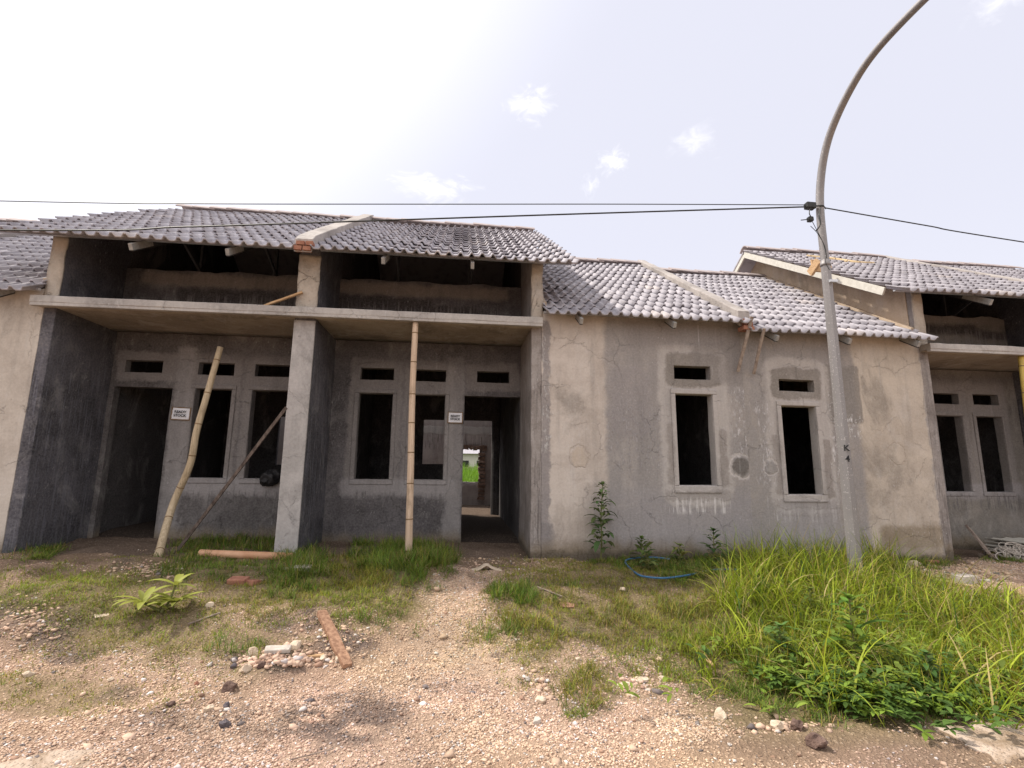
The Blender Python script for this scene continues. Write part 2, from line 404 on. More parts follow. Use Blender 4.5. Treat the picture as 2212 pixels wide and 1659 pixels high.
M['sideshade'] = plaster('shade_dark_stained_side_render', (.042, .04, .048), (.10, .095, .11), [('drips', 7.0, 1.2, .6, 1.2, .05, .15, (.2, .2, .24), .5)], axis='y', streak=.8, eff=.35, basez=.02, warm=(.06, .06, .06))  # bluish cement, base darkened to paint in deep porch shade; drips are stains
M['pillar'] = plaster('grey_pillar_render', (.33, .31, .3), (.43, .4, .39), [], streak=.35, eff=.25, crack=.1, bumpd=.006)
M['rawtop'] = plaster('rough_raw_render', (.36, .31, .26), (.5, .43, .36), [], streak=.1, eff=.3, bumpd=.03)
M['gable'] = plaster('tan_gable_render', (.42, .32, .23), (.54, .42, .31), [], axis='y', streak=.25, eff=.2)
M['slab'] = plaster('concrete_slab', (.36, .33, .315), (.46, .43, .405), [], streak=.3, eff=.5, bumpd=.008)
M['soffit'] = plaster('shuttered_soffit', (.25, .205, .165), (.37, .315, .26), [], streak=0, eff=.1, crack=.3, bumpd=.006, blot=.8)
M['inner'] = plaster('shade_dark_inner_render', (.045, .04, .042), (.075, .068, .07), [], streak=.5, eff=.05)  # room walls darkened in colour to stand in for unlit interiors
M['rear'] = plaster('rear_yard_render', (.34, .29, .28), (.46, .4, .38), [('drips', -.3, 1.9, 1.5, .3, .05, .1, (.1, .08, .075), .8), ('box', 0., 2.1, 3, .1, .02, .02, (.5, .47, .45), .8)], streak=.7)
M['cap'] = plaster('firewall_cap_render', (.32, .285, .265), (.43, .39, .365), [], streak=.4, eff=.2, bumpd=.008)
M['rubble'] = simple_mat('broken_brick_edge', (.12, .08, .065), (.3, .2, .155), 14, .95, bump=.008)
M['brick'] = simple_mat('red_brick', (.26, .11, .075), (.37, .18, .12), 14, .95, bump=.006)
# roof tiles
m, g = new_mat('grey_concrete_tile', .8, .25); M['tile'] = m
P = g.P(); x, y, z = g.sep(P); n = g.noise(P, 7, 5, .65); r = g.rnd()
c = g.mix(r, (.32, .3, .33), (.45, .425, .455)); c = g.mix(g.step(n, .48, .7)*.5, c, (.17, .155, .17))
c = g.mix(g.step(g.noise(P, 2.0, 5, .7), .58, .72)*.3, c, (.42, .39, .38)); c = g.mix(g.step(g.noise(P, 60, 3), .6, .7)*.4, c, (.5, .5, .5))
c = g.mix(g.step(r, .985, .99)*.3, c, (.5, .42, .36))
g.put(g.b.inputs['Base Color'], c); g.put(g.b.inputs['Normal'], g.bump(g.noise(P, 90, 3, .7), .003, .6))
m, g = new_mat('pinkish_ridge_tile', .85, .2); M['ridge'] = m
P = g.P(); r = g.rnd(); g.put(g.b.inputs['Base Color'], g.mix(g.noise(P, 9, 5, .7), g.mix(r, (.34, .28, .275), (.45, .37, .35)), (.4, .36, .36)))
M['zinc'] = simple_mat('galvanised_steel', (.5, .5, .52), (.62, .62, .64), 30, .45, bump=0, metal=.7)
M['zincdull'] = simple_mat('dull_zinc', (.26, .25, .24), (.38, .365, .35), 30, .6, bump=0)
M['steel'] = simple_mat('shade_dark_steel', (.035, .034, .037), (.06, .058, .062), 30, .7, bump=0)  # galvanised roof members, colour darkened to stand in for attic shade
M['white'] = simple_mat('white_verge_paint', (.5, .475, .425), (.6, .575, .52), 12, .6, bump=.001)
M['bamboo'] = cane_mat('dry_bamboo', (.34, .26, .165), (.5, .395, .27))
M['bamboo_pale'] = cane_mat('pale_bamboo', (.47, .34, .24), (.62, .47, .35))
M['bamboo_yellow'] = cane_mat('yellow_bamboo', (.55, .38, .08), (.66, .5, .14))
M['bamboo_tan'] = cane_mat('tan_bamboo', (.5, .37, .2), (.66, .5, .3))
M['limestone'] = simple_mat('limestone', (.48, .37, .27), (.66, .55, .43), 14, .95, bump=.01)
M['darkstone'] = simple_mat('dark_brown_stone', (.09, .055, .045), (.19, .125, .1), 25, .95, bump=.01)
M['slate'] = simple_mat('dark_purple_stone', (.07, .06, .07), (.14, .12, .13), 25, .95, bump=.01)
M['cement'] = simple_mat('grey_cement_piece', (.42, .37, .325), (.54, .485, .43), 20, .95, bump=.005)
m, g = new_mat('dusty_screed', .95, .1); M['screed'] = m
P = g.P(); a = g.noise(P, 3.5, 7, .72, .5); v = g.voro(P, 55); c = g.mix(g.step(a, .42, .6), (.27, .195, .135), (.47, .375, .3)); c = g.mix(g.step(v, .45, .2)*g.step(g.noise(P, 9, 4), .45, .6)*.6, c, (.6, .48, .38)); c = g.mix(g.step(g.noise(P, 30, 4, .7), .58, .7)*.5, c, (.16, .12, .09))
g.put(g.b.inputs['Base Color'], c); g.put(g.b.inputs['Normal'], g.bump(a+g.step(v, .5, .1)*.5, .01))
M['joint'] = simple_mat('bamboo_joint', (.16, .1, .05), (.24, .16, .09), 10, .8, bump=0)
M['wood'] = simple_mat('raw_timber', (.4, .25, .13), (.56, .37, .21), 4, .8, (3, 12, 12), bump=.004)
M['woodgrey'] = simple_mat('weathered_timber', (.2, .15, .125), (.36, .29, .24), 4, .85, (6, 6, 3), bump=.004)
M['wooddark'] = simple_mat('dark_old_timber', (.06, .042, .036), (.17, .13, .11), 5, .85, (6, 6, 3), bump=.004)
M['woodred'] = simple_mat('reddish_timber', (.2, .105, .065), (.4, .235, .15), 5, .85, (6, 6, 6), bump=.006)
M['pvc'] = simple_mat('orange_pvc', (.48, .25, .14), (.6, .35, .22), 6, .5, bump=0)
M['black'] = simple_mat('black_plastic', (.012, .011, .013), (.03, .028, .03), 12, .6, bump=.004)
M['hose'] = simple_mat('blue_hose', (.03, .1, .2), (.06, .17, .31), 20, .4, bump=0)
M['cable'] = simple_mat('black_cable', (.02, .02, .02), (.035, .035, .035), 20, .5, bump=0)
M['paper'] = simple_mat('white_sign_sheet', (.74, .74, .8), (.84, .84, .88), 6, .6, bump=0)
M['ink'] = simple_mat('black_ink', (.015, .015, .02), (.03, .03, .03), 20, .7, bump=0)
m, g = new_mat('galvanised_pole', .5, .5); M['pole'] = m
P = g.P(); n = g.noise(P, 55, 3, .7); n2 = g.noise(P, 3, 4)
c = g.mix(n2, (.2, .187, .187), (.28, .262, .262)); c = g.mix(g.step(n, .6, .68)*.7, c, (.62, .58, .56))
g.put(g.b.inputs['Base Color'], c); g.b.inputs['Metallic'].default_value = .25

# ------------------------------------------------------------------ roofs
def tile_mesh(nu=20):
    W_, L_, T = .304, .42, .02
    us = np.linspace(0, 1, nu+1)
    ph = (us*2) % 1.0; prof = np.where(us == 1, 0, 0)
    k = np.abs(((us*2+.5) % 1)-.5)*2; k = np.where(k > 1, 1, k)                      # 0 at crest .. 1 in the pan
    prof = .042*(1-sm(k, .2, .52))
    V = []; 
    for (v, lift) in ((0, .047), (.5, .026), (1, .005)):
        for i, t in enumerate(us): V.append((t*W_, v*L_, lift+prof[i]))
        for i, t in enumerate(us): V.append((t*W_, v*L_, lift+prof[i]-T))
    n = nu+1; Fs = []
    for b in range(2):
        for i in range(nu):
            a = b*2*n
            Fs.append((a+i, a+i+1, a+2*n+i+1, a+2*n+i)); Fs.append((a+n+i, a+3*n+i, a+3*n+i+1, a+n+i+1))
        Fs.append((a, a+2*n, a+3*n, a+n)); Fs.append((a+nu, a+n+nu, a+3*n+nu, a+2*n+nu))
    for i in range(nu): Fs.append((i, n+i, n+i+1, i+1))
    return np.array(V), np.array(Fs)
TV, TF = tile_mesh()
def roof_tiles(x0, x1, ye, ze, slope, ylen, name, parent, stag=0, skip=None):
    """courses of tiles from the eave (y=ye,z=ze) up a front slope, ylen in plan"""
    th = math.atan(slope); Ls = ylen/math.cos(th); nc = int(math.ceil(Ls/.335)); ga = (Ls-.05)/nc
    nx = int(round((x1-x0)/.298)); wx = (x1-x0)/nx
    Vs = []; Fs = []
    for c in range(nc):
        for i in range(nx):
            if skip and skip(c, i, nx, nc): continue
            V = TV.copy(); V[:, 0] *= wx/.298
            if c == nc-1: V[:, 1] *= .86
            a = rng.normal(0, .006); V[:, :2] = V[:, :2]@np.array([[math.cos(a), -math.sin(a)], [math.sin(a), math.cos(a)]])
            V[:, 2] += rng.normal(0, .003)+(rng.random() < .02)*.015 + rng.normal(0, .012)*V[:, 1] + (i*.0004)
            V[:, 0] += x0+i*wx+rng.normal(0, .003); V[:, 1] += c*ga+rng.normal(0, .006)
            sag = .012*math.sin(i*.5+c*.3)
            W_ = np.stack([V[:, 0], ye+V[:, 1]*math.cos(th)-V[:, 2]*math.sin(th), ze+V[:, 1]*math.sin(th)+V[:, 2]*math.cos(th)+sag], 1)
            Fs.append(TF+len(Vs)*len(TV)); Vs.append(W_)
    return fast(name, np.concatenate(Vs), np.concatenate(Fs), M['tile'], parent=parent)
def ridge_caps(x0, x1, y, z, parent):
    n = int(round(abs(x1-x0)/.36)); b = MB()
    for i in range(n+1):
        a = x0+(x1-x0-.42)*i/n; dz = rng.normal(0, .006)
        pr = [(-.17, -.075), (-.09, -.005), (-.03, .025), (.03, .025), (.09, -.005), (.17, -.075)]
        ring = []
        for xx, ex in ((a, .018), (a+.42, 0)):
            for (py, pz) in pr: ring.append((xx, y+py*(1+ex), z+pz+ex+dz))
            for (py, pz) in reversed(pr): ring.append((xx, y+py*.92, z+pz-.016+ex+dz))
        k = len(pr)*2
        b.add(ring, [(j, (j+1) % k, k+(j+1) % k, k+j) for j in range(k)] + [tuple(range(k-1, -1, -1)), tuple(range(k, 2*k))])
    return b.build('ridge_cap', M['ridge'], parent)
HS, LS = .617, .64                            # slopes
HE = (6.13, 3.78); LE = (6.20, 3.09); RY = 10.0   # eave (Y, Z)
def hz_at(Y): return HE[1]+HS*(Y-HE[0])
def lz_at(Y): return LE[1]+LS*(Y-LE[0])

# ------------------------------------------------------------------ houses
def house(name, X0, s, zo, label, porch, bed, mats, party_owner, lowfire_owner, verge, opts):
    root = thing(name, (X0, D0, zo), label, 'house', 'unfinished row houses')
    def Lx(a): return X0+s*a
    def wallx(nm, a, b, y, z0, z1, holes, th, mat, amp=.005, top=None, bev=.012):
        def fn(u, v):
            vv = v
            if top and v > z1-.001: vv = v+top(u)
            return (Lx(u), y, zo+vv), (0, 1, 0)
        V, Fs = panel(fn, a, b, z0, z1, holes, th)
        return obj(nm, rough(V, amp), Fs, mat, root, smooth=True, bevel=bev)
    def wally(nm, a, ya, yb, ztop, th, mat, amp=.005, z0=-.4, holes=()):
        n = max(6, int((yb-ya)/.25))
        def fn(u, v): return (Lx(a), u, zo+z0+(ztop(u)-z0)*v), (s, 0, 0)
        V, Fs = panel(fn, ya, yb, 0, 1, holes, th, .14)
        return obj(nm, rough(V, amp), Fs, mat, root, smooth=True, bevel=.01)
    # bedroom front
    bw = bed['win']; bt = bed['tr']
    wallx('front_wall', .128, 3.03 if s > 0 else 2.998, D0-(.002 if s > 0 else 0), -.4, 3.24, [bw, bt], .14, mats['bed'], bev=.006)
    def surround(h, depth=.02, wd=.07, sill=.1, y=D0, mat=None):
        b = MB(); a0, a1, z0, z1 = h
        def bx(p0, p1, q0, q1): 
            xa, xb = sorted((Lx(p0), Lx(p1))); b.box((xa, y-depth, zo+q0), (xb, y+.03, zo+q1))
        bx(a0-wd, a0-.004, z0-.003, z1+.003); bx(a1+.004, a1+wd, z0-.003, z1+.003); bx(a0-wd, a1+wd, z1+.006, z1+wd); bx(a0-wd, a1+wd, z0-sill, z0-.006)
        o = obj('window_surround', rough(b.v, .004), b.f, mat or mats['bed'], root, bevel=.008)
        return o
    surround(bw)
    # porch back wall, up past the canopy
    PY = D0+1.131
    holes = [(d[0], d[1], d[2], d[3]) for d in porch]
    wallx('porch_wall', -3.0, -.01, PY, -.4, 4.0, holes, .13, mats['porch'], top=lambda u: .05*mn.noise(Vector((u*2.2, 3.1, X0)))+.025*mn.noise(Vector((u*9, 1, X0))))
    for d in porch:
        if d[4] == 'w': surround(d[:4], .016, .065, .075, PY, mats['porch'])
    # wall between porch and bedroom, up to the high roof
    rtop = lambda Y: min(hz_at(Y), hz_at(2*RY-Y))-.03
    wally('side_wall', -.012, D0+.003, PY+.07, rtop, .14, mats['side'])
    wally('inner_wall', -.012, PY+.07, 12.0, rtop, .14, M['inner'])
    wally('gable_wall', .1285, D0+.10, 12.0, lambda Y: min(hz_at(Y), hz_at(2*RY-Y))-.035, .02, M['gable'], z0=2.6)
    b = MB(); xm = Lx(.165)
    b.bar((xm, D0+.02, zo+lz_at(D0)+.085), (xm, RY, zo+lz_at(RY)+.085), .075, .05, (0, -1, 1), seg=16); b.build('mortar_fillet', M['gable'], root)
    # raw render over the end of the side wall above the canopy
    b = MB(); xa, xb = sorted((Lx(-.016), Lx(.146)))
    def fn(u, v): return (u, D0-.012, zo+v), (0, 1, 0)
    V, Fs = panel(fn, xa, xb, 3.1, hz_at(D0)-.05, [], .025, .05); obj('wall_end', rough(V, .012, 6), Fs, M['rawtop'], root, smooth=True)
    # party wall between porches
    if party_owner:
        ox = -3.0
        wally('party_wall', ox+.125, D0-.004, PY+.07, rtop, -.262, M['sideshade'])
        wally('inner_wall', ox+.125, PY+.07, 12.0, rtop, -.262, M['inner'])
        xa, xb = sorted((Lx(ox-.14), Lx(ox+.13)))
        V, Fs = panel(fn, xa, xb, -.4, 2.965, [], .03, .08)
        V = [(p[0], p[1]-.008, p[2]) for p in V]
        obj('pillar_face', rough(V, .003), Fs, M['pillar'], root, smooth=True, bevel=.008)
        V, Fs = panel(fn, xa, xb, 3.12, hz_at(D0)-.12, [], .03, .05); obj('wall_end', rough(V, .014, 6), Fs, M['rawtop'], root, smooth=True)
        # firewall cap standing above the tiles
        b = MB(); xa, xb = sorted((Lx(ox-.11), Lx(ox+.11)))
        ys = np.linspace(HE[0]-.0, RY+.05, 30); V = []; Fs = []
        for k, Y in enumerate(ys):
            for (xx, dz) in ((xa, .02), (xb, .02), (xb, .2), (xa, .2)): V.append((xx, Y, zo+hz_at(Y)+dz-.04*(k == 0)))
        for k in range(len(ys)-1):
            for j in range(4): Fs.append((4*k+j, 4*k+(j+1) % 4, 4*k+4+(j+1) % 4, 4*k+4+j))
        Fs += [(3, 2, 1, 0), tuple(4*(len(ys)-1)+j for j in range(4))]
        fwl = obj('firewall', rough(V, .01, 3), Fs, M['cap'], root, bevel=.01)
        b = MB()
        for r_ in range(2):
            for k in range(2):
                x_ = xa+.012+.105*k+(.03 if r_ else 0)
                b.box((x_, HE[0]-.035-.012*r_, zo+hz_at(HE[0])-.0+r_*.062), (x_+.092, HE[0]+.05, zo+hz_at(HE[0])+.052+r_*.062))
        obj('brick_end', rough(b.v, .008, 9), b.f, M['brick'], fwl)
    if lowfire_owner:
        ox = 3.0
        wally('party_wall', ox-.003, D0+.15, 12.0, lambda Y: min(lz_at(Y), lz_at(2*RY-Y))-.03, -.14, M['inner'])
        xa, xb = sorted((Lx(ox-.085), Lx(ox+.085)))
        ys = np.linspace(LE[0]+.1, RY+.05, 30); V = []; Fs = []; zz = max(zo, opts.get('zhi', zo))
        for k, Y in enumerate(ys):
            for (xx, dz) in ((xa, -.05), (xb, -.05), (xb, .17), (xa, .17)): V.append((xx, Y, zz+lz_at(Y)+dz))
        for k in range(len(ys)-1):
            for j in range(4): Fs.append((4*k+j, 4*k+(j+1) % 4, 4*k+4+(j+1) % 4, 4*k+4+j))
        Fs += [(3, 2, 1, 0), tuple(4*(len(ys)-1)+j for j in range(4))]
        fwl = obj('firewall', rough(V, .012, 3), Fs, M['cap'], root, bevel=.01)
        b = MB(); Y = LE[0]+.06
        for r_, (dx, w_) in enumerate(((0, .16), (.02, .12), (-.02, .09))):
            xm = (xa+xb)/2+dx; b.box((xm-w_/2, Y-.06+.03*r_, zz+LE[1]-.06+r_*.062), (xm+w_/2, Y+.08, zz+LE[1]-.008+r_*.062))
        obj('brick_end', rough(b.v, .014, 9), b.f, M['brick'], fwl)
    # high roof
    ha, hb = sorted((Lx(-3.0 + (.10 if True else 0)), Lx(opts.get('over', .58))))
    rf = roof_tiles(ha, hb, HE[0], zo+HE[1], HS, RY-HE[0], 'roof', root)
    tag(rf, 'upper tiled roof over the porch')
    b = MB(); yb = 11.5; ze = zo+hz_at(2*RY-yb)
    b.add([(ha, RY, zo+hz_at(RY)), (hb, RY, zo+hz_at(RY)), (hb, yb, ze), (ha, yb, ze), (ha, RY, zo+hz_at(RY)-.04), (hb, RY, zo+hz_at(RY)-.04), (hb, yb, ze-.04), (ha, yb, ze-.04)],
          [(0, 1, 2, 3), (7, 6, 5, 4), (0, 4, 5, 1), (1, 5, 6, 2), (2, 6, 7, 3), (3, 7, 4, 0)])
    b.build('rear_slope', M['tile'], rf)
    ridge_caps(ha if s > 0 else ha+.02, hb-.02, RY, zo+hz_at(RY)+.10, rf)
    # low roof
    la, lb = sorted((Lx(.15), Lx(3.0 - .0)))
    rl = roof_tiles(la, lb, LE[0], zo+LE[1], LS, RY-LE[0], 'roof', root)
    tag(rl, 'lower tiled roof over the bedroom')
    b = MB(); yb = 2*RY-LE[0]
    b.add([(la, RY, zo+lz_at(RY)), (lb, RY, zo+lz_at(RY)), (lb, yb, zo+LE[1]), (la, yb, zo+LE[1]), (la, RY, zo+lz_at(RY)-.04), (lb, RY, zo+lz_at(RY)-.04), (lb, yb, zo+LE[1]-.04), (la, yb, zo+LE[1]-.04)],
          [(0, 1, 2, 3), (7, 6, 5, 4), (0, 4, 5, 1), (1, 5, 6, 2), (2, 6, 7, 3), (3, 7, 4, 0)])
    b.build('rear_slope', M['tile'], rl)
    ridge_caps(la, lb, RY, zo+lz_at(RY)+.10, rl)
    # eave battens and rafter ends
    b = MB(); b.bar((ha+.05, HE[0]+.24, zo+hz_at(HE[0]+.24)-.015), (hb-.05, HE[0]+.24, zo+hz_at(HE[0]+.24)-.015), .04, .03); b.build('batten', M['zinc'], rf)
    b = MB(); b.bar((la, LE[0]+.2, zo+lz_at(LE[0]+.2)-.015), (lb, LE[0]+.2, zo+lz_at(LE[0]+.2)-.015), .04, .03); b.build('batten', M['zinc'], rl)
    for a in opts.get('hraft', (-2.05, -.95)):
        b = MB(); p = Vector((Lx(a), HE[0]+.02, zo+HE[1]-.075)); q = Vector((Lx(a), RY, zo+hz_at(RY)-.075)); b.bar(p, q, .04, .085, (0, -1, 1)); b.build('rafter', M['steel'], rf)
        dn_ = (q-p).normalized(); b = MB(); b.bar(p-dn_*.015+Vector((0, 0, .012)), p+dn_*.42+Vector((0, 0, .012)), .044, .08, (0, -1, 1)); b.build('rafter_end', M['zincdull'], rf)
        b = MB(); Y1 = D0+1.2; zc = 4.02
        b.bar((Lx(a), Y1, zo+zc), (Lx(a), RY, zo+zc), .035, .07); b.bar((Lx(a)+.02, Y1+.05, zo+zc), (Lx(a)+.02, Y1-.55, zo+hz_at(Y1-.55)-.1), .03, .05, (0, 1, 1))
        b.bar((Lx(a)-.02, Y1+.1, zo+zc), (Lx(a)-.02, Y1+.1, zo+hz_at(Y1+.1)-.1), .03, .05, (0, 1, 0)); b.build('roof_truss', M['steel'], rf)
    for a in opts.get('lraft', (.55, 1.62)):
        b = MB(); p = Vector((Lx(a), LE[0]+.0, zo+LE[1]-.06)); q = Vector((Lx(a), RY, zo+lz_at(RY)-.06)); b.bar(p, q, .038, .085, (0, -1, 1)); b.build('rafter', M['steel'], rl)
        dn_ = (q-p).normalized(); b = MB(); b.bar(p-dn_*.015+Vector((0, 0, .012)), p+dn_*.42+Vector((0, 0, .012)), .042, .075, (0, -1, 1)); b.build('rafter_end', M['zincdull'], rl)
    # canopy slab over the porch
    xa, xb = sorted((Lx(-3.03 if s > 0 else -2.998), Lx(.12)))
    if s < 0 and opts.get('slab_ext'): xa, xb = sorted((Lx(-2.998), Lx(opts['slab_ext'])))
    Y0 = 6.30 if s > 0 else 6.303
    V, Fs = panel(lambda u, v: ((u, v, zo+3.10), (0, 0, -1)), xa, xb, Y0, PY-.002, [], .085, .15)
    sl = obj('canopy_slab', rough(rough(V, .006), .004, 9), Fs, M['slab'], root, smooth=True, bevel=.006)
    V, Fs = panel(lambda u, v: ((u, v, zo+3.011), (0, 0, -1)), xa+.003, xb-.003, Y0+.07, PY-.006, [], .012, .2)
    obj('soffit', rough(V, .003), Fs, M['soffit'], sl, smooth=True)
    b = MB(); b.box((xa+.004, Y0+.006, zo+2.975), (xb-.004, Y0+.068, zo+3.02)); obj('drip_edge', rough(b.v, .004), b.f, M['slab'], sl, bevel=.006)
    # verge board
    if verge:
        xv = Lx(opts.get('over', .58)-.03); b = MB()
        b.bar((xv, 6.52, zo+hz_at(6.52)-.075), (xv, RY, zo+hz_at(RY)-.075), .03, .12, (0, -1, 1)); b.bar((xv, RY+.002, zo+hz_at(RY)-.08), (xv, RY+.75, zo+hz_at(RY)-.08-.75*HS), .035, .14, (0, 1, 1))
        b.build('verge_board', M['white'], rf, bevel=.004)
    # middle wall with openings to the rear yard, and the rear yard wall
    if opts.get('inside', True):
        def fn2(u, v): return (u, 11.3, zo+v), (0, 1, 0)
        xa, xb = sorted((Lx(-3.0), Lx(.0)))
        hl = opts.get('midholes', [])
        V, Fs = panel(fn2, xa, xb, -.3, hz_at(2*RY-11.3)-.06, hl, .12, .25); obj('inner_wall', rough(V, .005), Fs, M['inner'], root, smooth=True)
        xa, xb = sorted((Lx(-2.9), Lx(3.0)))
        def fn3(u, v): return (u, 14.0, zo+v), (0, 1, 0)
        hr = opts.get('rearholes', [])
        V, Fs = panel(fn3, xa, xb, -.3, 3.3, hr, .13, .12); obj('rear_wall', rough(V, .006), Fs, M['rear'], root, smooth=True)
        for h in hr:      # broken brick edge of the knocked-out opening
            b = MB()
            for k in range(13):
                z_ = zo+h[2]-.5+.1*k+.02; o_ = rng.uniform(0, .06); b.box((h[1]-.05+o_*.8, 13.95-o_*.3, z_), (h[1]+.16, 14.1, z_+.075))
            for k in range(7): b.box((h[0]-.15+k*.13, 13.955-rng.uniform(0, .03), zo+h[3]-.03-rng.uniform(0, .03)), (h[0]-.03+k*.13, 14.1, zo+h[3]+.07))
            obj('broken_edge', rough(b.v, .035, 9), b.f, M['rubble'], root)
        def fn4(u, v): return (Lx(3.0-.07), u, zo+v), (s, 0, 0)
        V, Fs = panel(fn4, 12.0, 14.0, -.3, 3.0, [], .12, .3); obj('yard_wall', rough(V, .006), Fs, M['rear'], root, smooth=True)
        xa, xb = sorted((Lx(.14), Lx(2.9)))
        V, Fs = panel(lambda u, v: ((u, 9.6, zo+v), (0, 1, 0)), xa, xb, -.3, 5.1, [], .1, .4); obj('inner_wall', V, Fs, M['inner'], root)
    return root

def PW(door, wb, wa, z=0, trd=None):
    """porch openings (local): door, two windows, three transoms"""
    return [(door[0], door[1], -.5, 2.19, 'd'), (wa[0], wa[1], .905, 2.19, 'w'), (wb[0], wb[1], .905, 2.19, 'w'),
            (wa[0], wa[1], 2.40, 2.585, 't'), (wb[0], wb[1], 2.40, 2.585, 't'), (trd[0], trd[1], 2.41, 2.59, 't')]
X2, X1, X3 = .988, -5.012, 6.99
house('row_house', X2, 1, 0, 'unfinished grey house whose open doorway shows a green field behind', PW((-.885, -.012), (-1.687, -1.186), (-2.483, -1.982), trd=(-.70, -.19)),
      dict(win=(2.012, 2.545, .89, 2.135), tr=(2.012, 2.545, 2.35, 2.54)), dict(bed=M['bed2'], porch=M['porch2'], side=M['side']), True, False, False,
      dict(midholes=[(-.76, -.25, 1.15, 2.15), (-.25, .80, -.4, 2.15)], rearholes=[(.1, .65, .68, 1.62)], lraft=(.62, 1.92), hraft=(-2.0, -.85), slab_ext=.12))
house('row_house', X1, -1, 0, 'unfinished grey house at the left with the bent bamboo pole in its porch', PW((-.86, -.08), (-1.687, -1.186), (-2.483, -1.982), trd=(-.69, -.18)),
      dict(win=(2.0, 2.53, .89, 2.135), tr=(2.0, 2.53, 2.35, 2.54)), dict(bed=M['bed1'], porch=M['porch1'], side=M['sideshade']), False, True, False,
      dict(midholes=[(-3.9, -2.1, 1.1, 2.15)], over=.75, lraft=(.5, 1.6), hraft=(-2.1, -.98), slab_ext=.17))
house('row_house', X3, -1, -.125, 'unfinished beige house at the right with a white verge board under its roof', PW((-.95, -.1), (-1.72, -1.23), (-2.5, -2.0), trd=(-.75, -.2)),
      dict(win=(1.91, 2.43, .9, 2.13), tr=(1.89, 2.43, 2.345, 2.515)), dict(bed=M['bed3'], porch=M['porch3'], side=M['side']), False, True, True,
      dict(zhi=0, lraft=(.42, 1.5, 2.6), hraft=(-1.9, -.8), slab_ext=.12))
house('row_house', 12.99, 1, -.2, 'unfinished house at the right edge, only its tiled roof seen beyond a firewall', PW((-.885, -.012), (-1.687, -1.186), (-2.483, -1.982), trd=(-.70, -.19)),
      dict(win=(2.0, 2.53, .89, 2.135), tr=(2.0, 2.53, 2.35, 2.54)), dict(bed=M['bed3'], porch=M['porch3'], side=M['side']), True, False, False, dict())
house('row_house', -11.012, 1, .12, 'unfinished house at the left edge, a corner of its tiled roof seen behind the others', PW((-.885, -.012), (-1.687, -1.186), (-2.483, -1.982), trd=(-.70, -.19)),
      dict(win=(2.0, 2.53, .89, 2.135), tr=(2.0, 2.53, 2.35, 2.54)), dict(bed=M['bed1'], porch=M['porch1'], side=M['side']), True, False, False, dict())
#@@GROUND@@
def ellm(xp, yp, lst):
    """soft union of ellipses given in picture units, evaluated at projected ground points"""
    o = np.zeros_like(xp)
    for (cx, cy, rx, ry, a) in lst:
        d = ((xp-cx)/rx)**2+((yp-cy)/ry)**2; o = np.maximum(o, a*np.clip(1.35-d, 0, 1))
    return np.nan_to_num(o)
DARKSOIL = [(60, 1335, 120, 60, 1), (640, 1335, 60, 45, .9), (735, 1385, 75, 40, 1), (740, 1545, 150, 60, .9), (600, 1570, 200, 60, .6), (610, 1430, 60, 25, .8), (1230, 1375, 70, 22, .9), (350, 1560, 90, 25, .5), (880, 1275, 45, 18, .8), (130, 1395, 90, 25, .7), (250, 1500, 60, 16, .5), (1030, 1400, 40, 12, .5), (950, 1490, 120, 20, .35), (560, 1220, 50, 20, .5), (1250, 1520, 60, 15, .4), (320, 1232, 80, 22, .7), (1960, 1230, 60, 15, .5)]
THATCH = [(180, 1285, 300, 50, .9), (480, 1250, 240, 60, .8), (320, 1350, 220, 80, .8), (650, 1260, 160, 60, .9), (800, 1270, 150, 70, .9), (500, 1400, 150, 60, .6), (1200, 1300, 150, 60, .8), (1350, 1340, 260, 80, .9), (1450, 1240, 250, 50, 1), (1800, 1450, 420, 150, 1), (1150, 1370, 100, 55, .8), (1270, 1480, 70, 60, .6), (130, 1500, 170, 40, .5), (1600, 1500, 150, 60, .6), (2150, 1420, 150, 110, .8)]
PALEG = [(1010, 1330, 110, 120, 1), (1010, 1430, 180, 90, 1), (1000, 1560, 600, 100, .5), (1330, 1430, 130, 35, .9), (2100, 1240, 130, 30, .9), (400, 1440, 160, 40, .5), (760, 1640, 300, 40, .6), (120, 1640, 150, 40, .7)]
BROWN = [(1040, 1205, 110, 35, 1), (650, 1195, 200, 25, .8), (200, 1200, 260, 25, .9), (2100, 1200, 90, 20, 1), (1950, 1625, 500, 45, .75), (2150, 1560, 160, 40, .5), (1040, 1130, 60, 60, 1)]
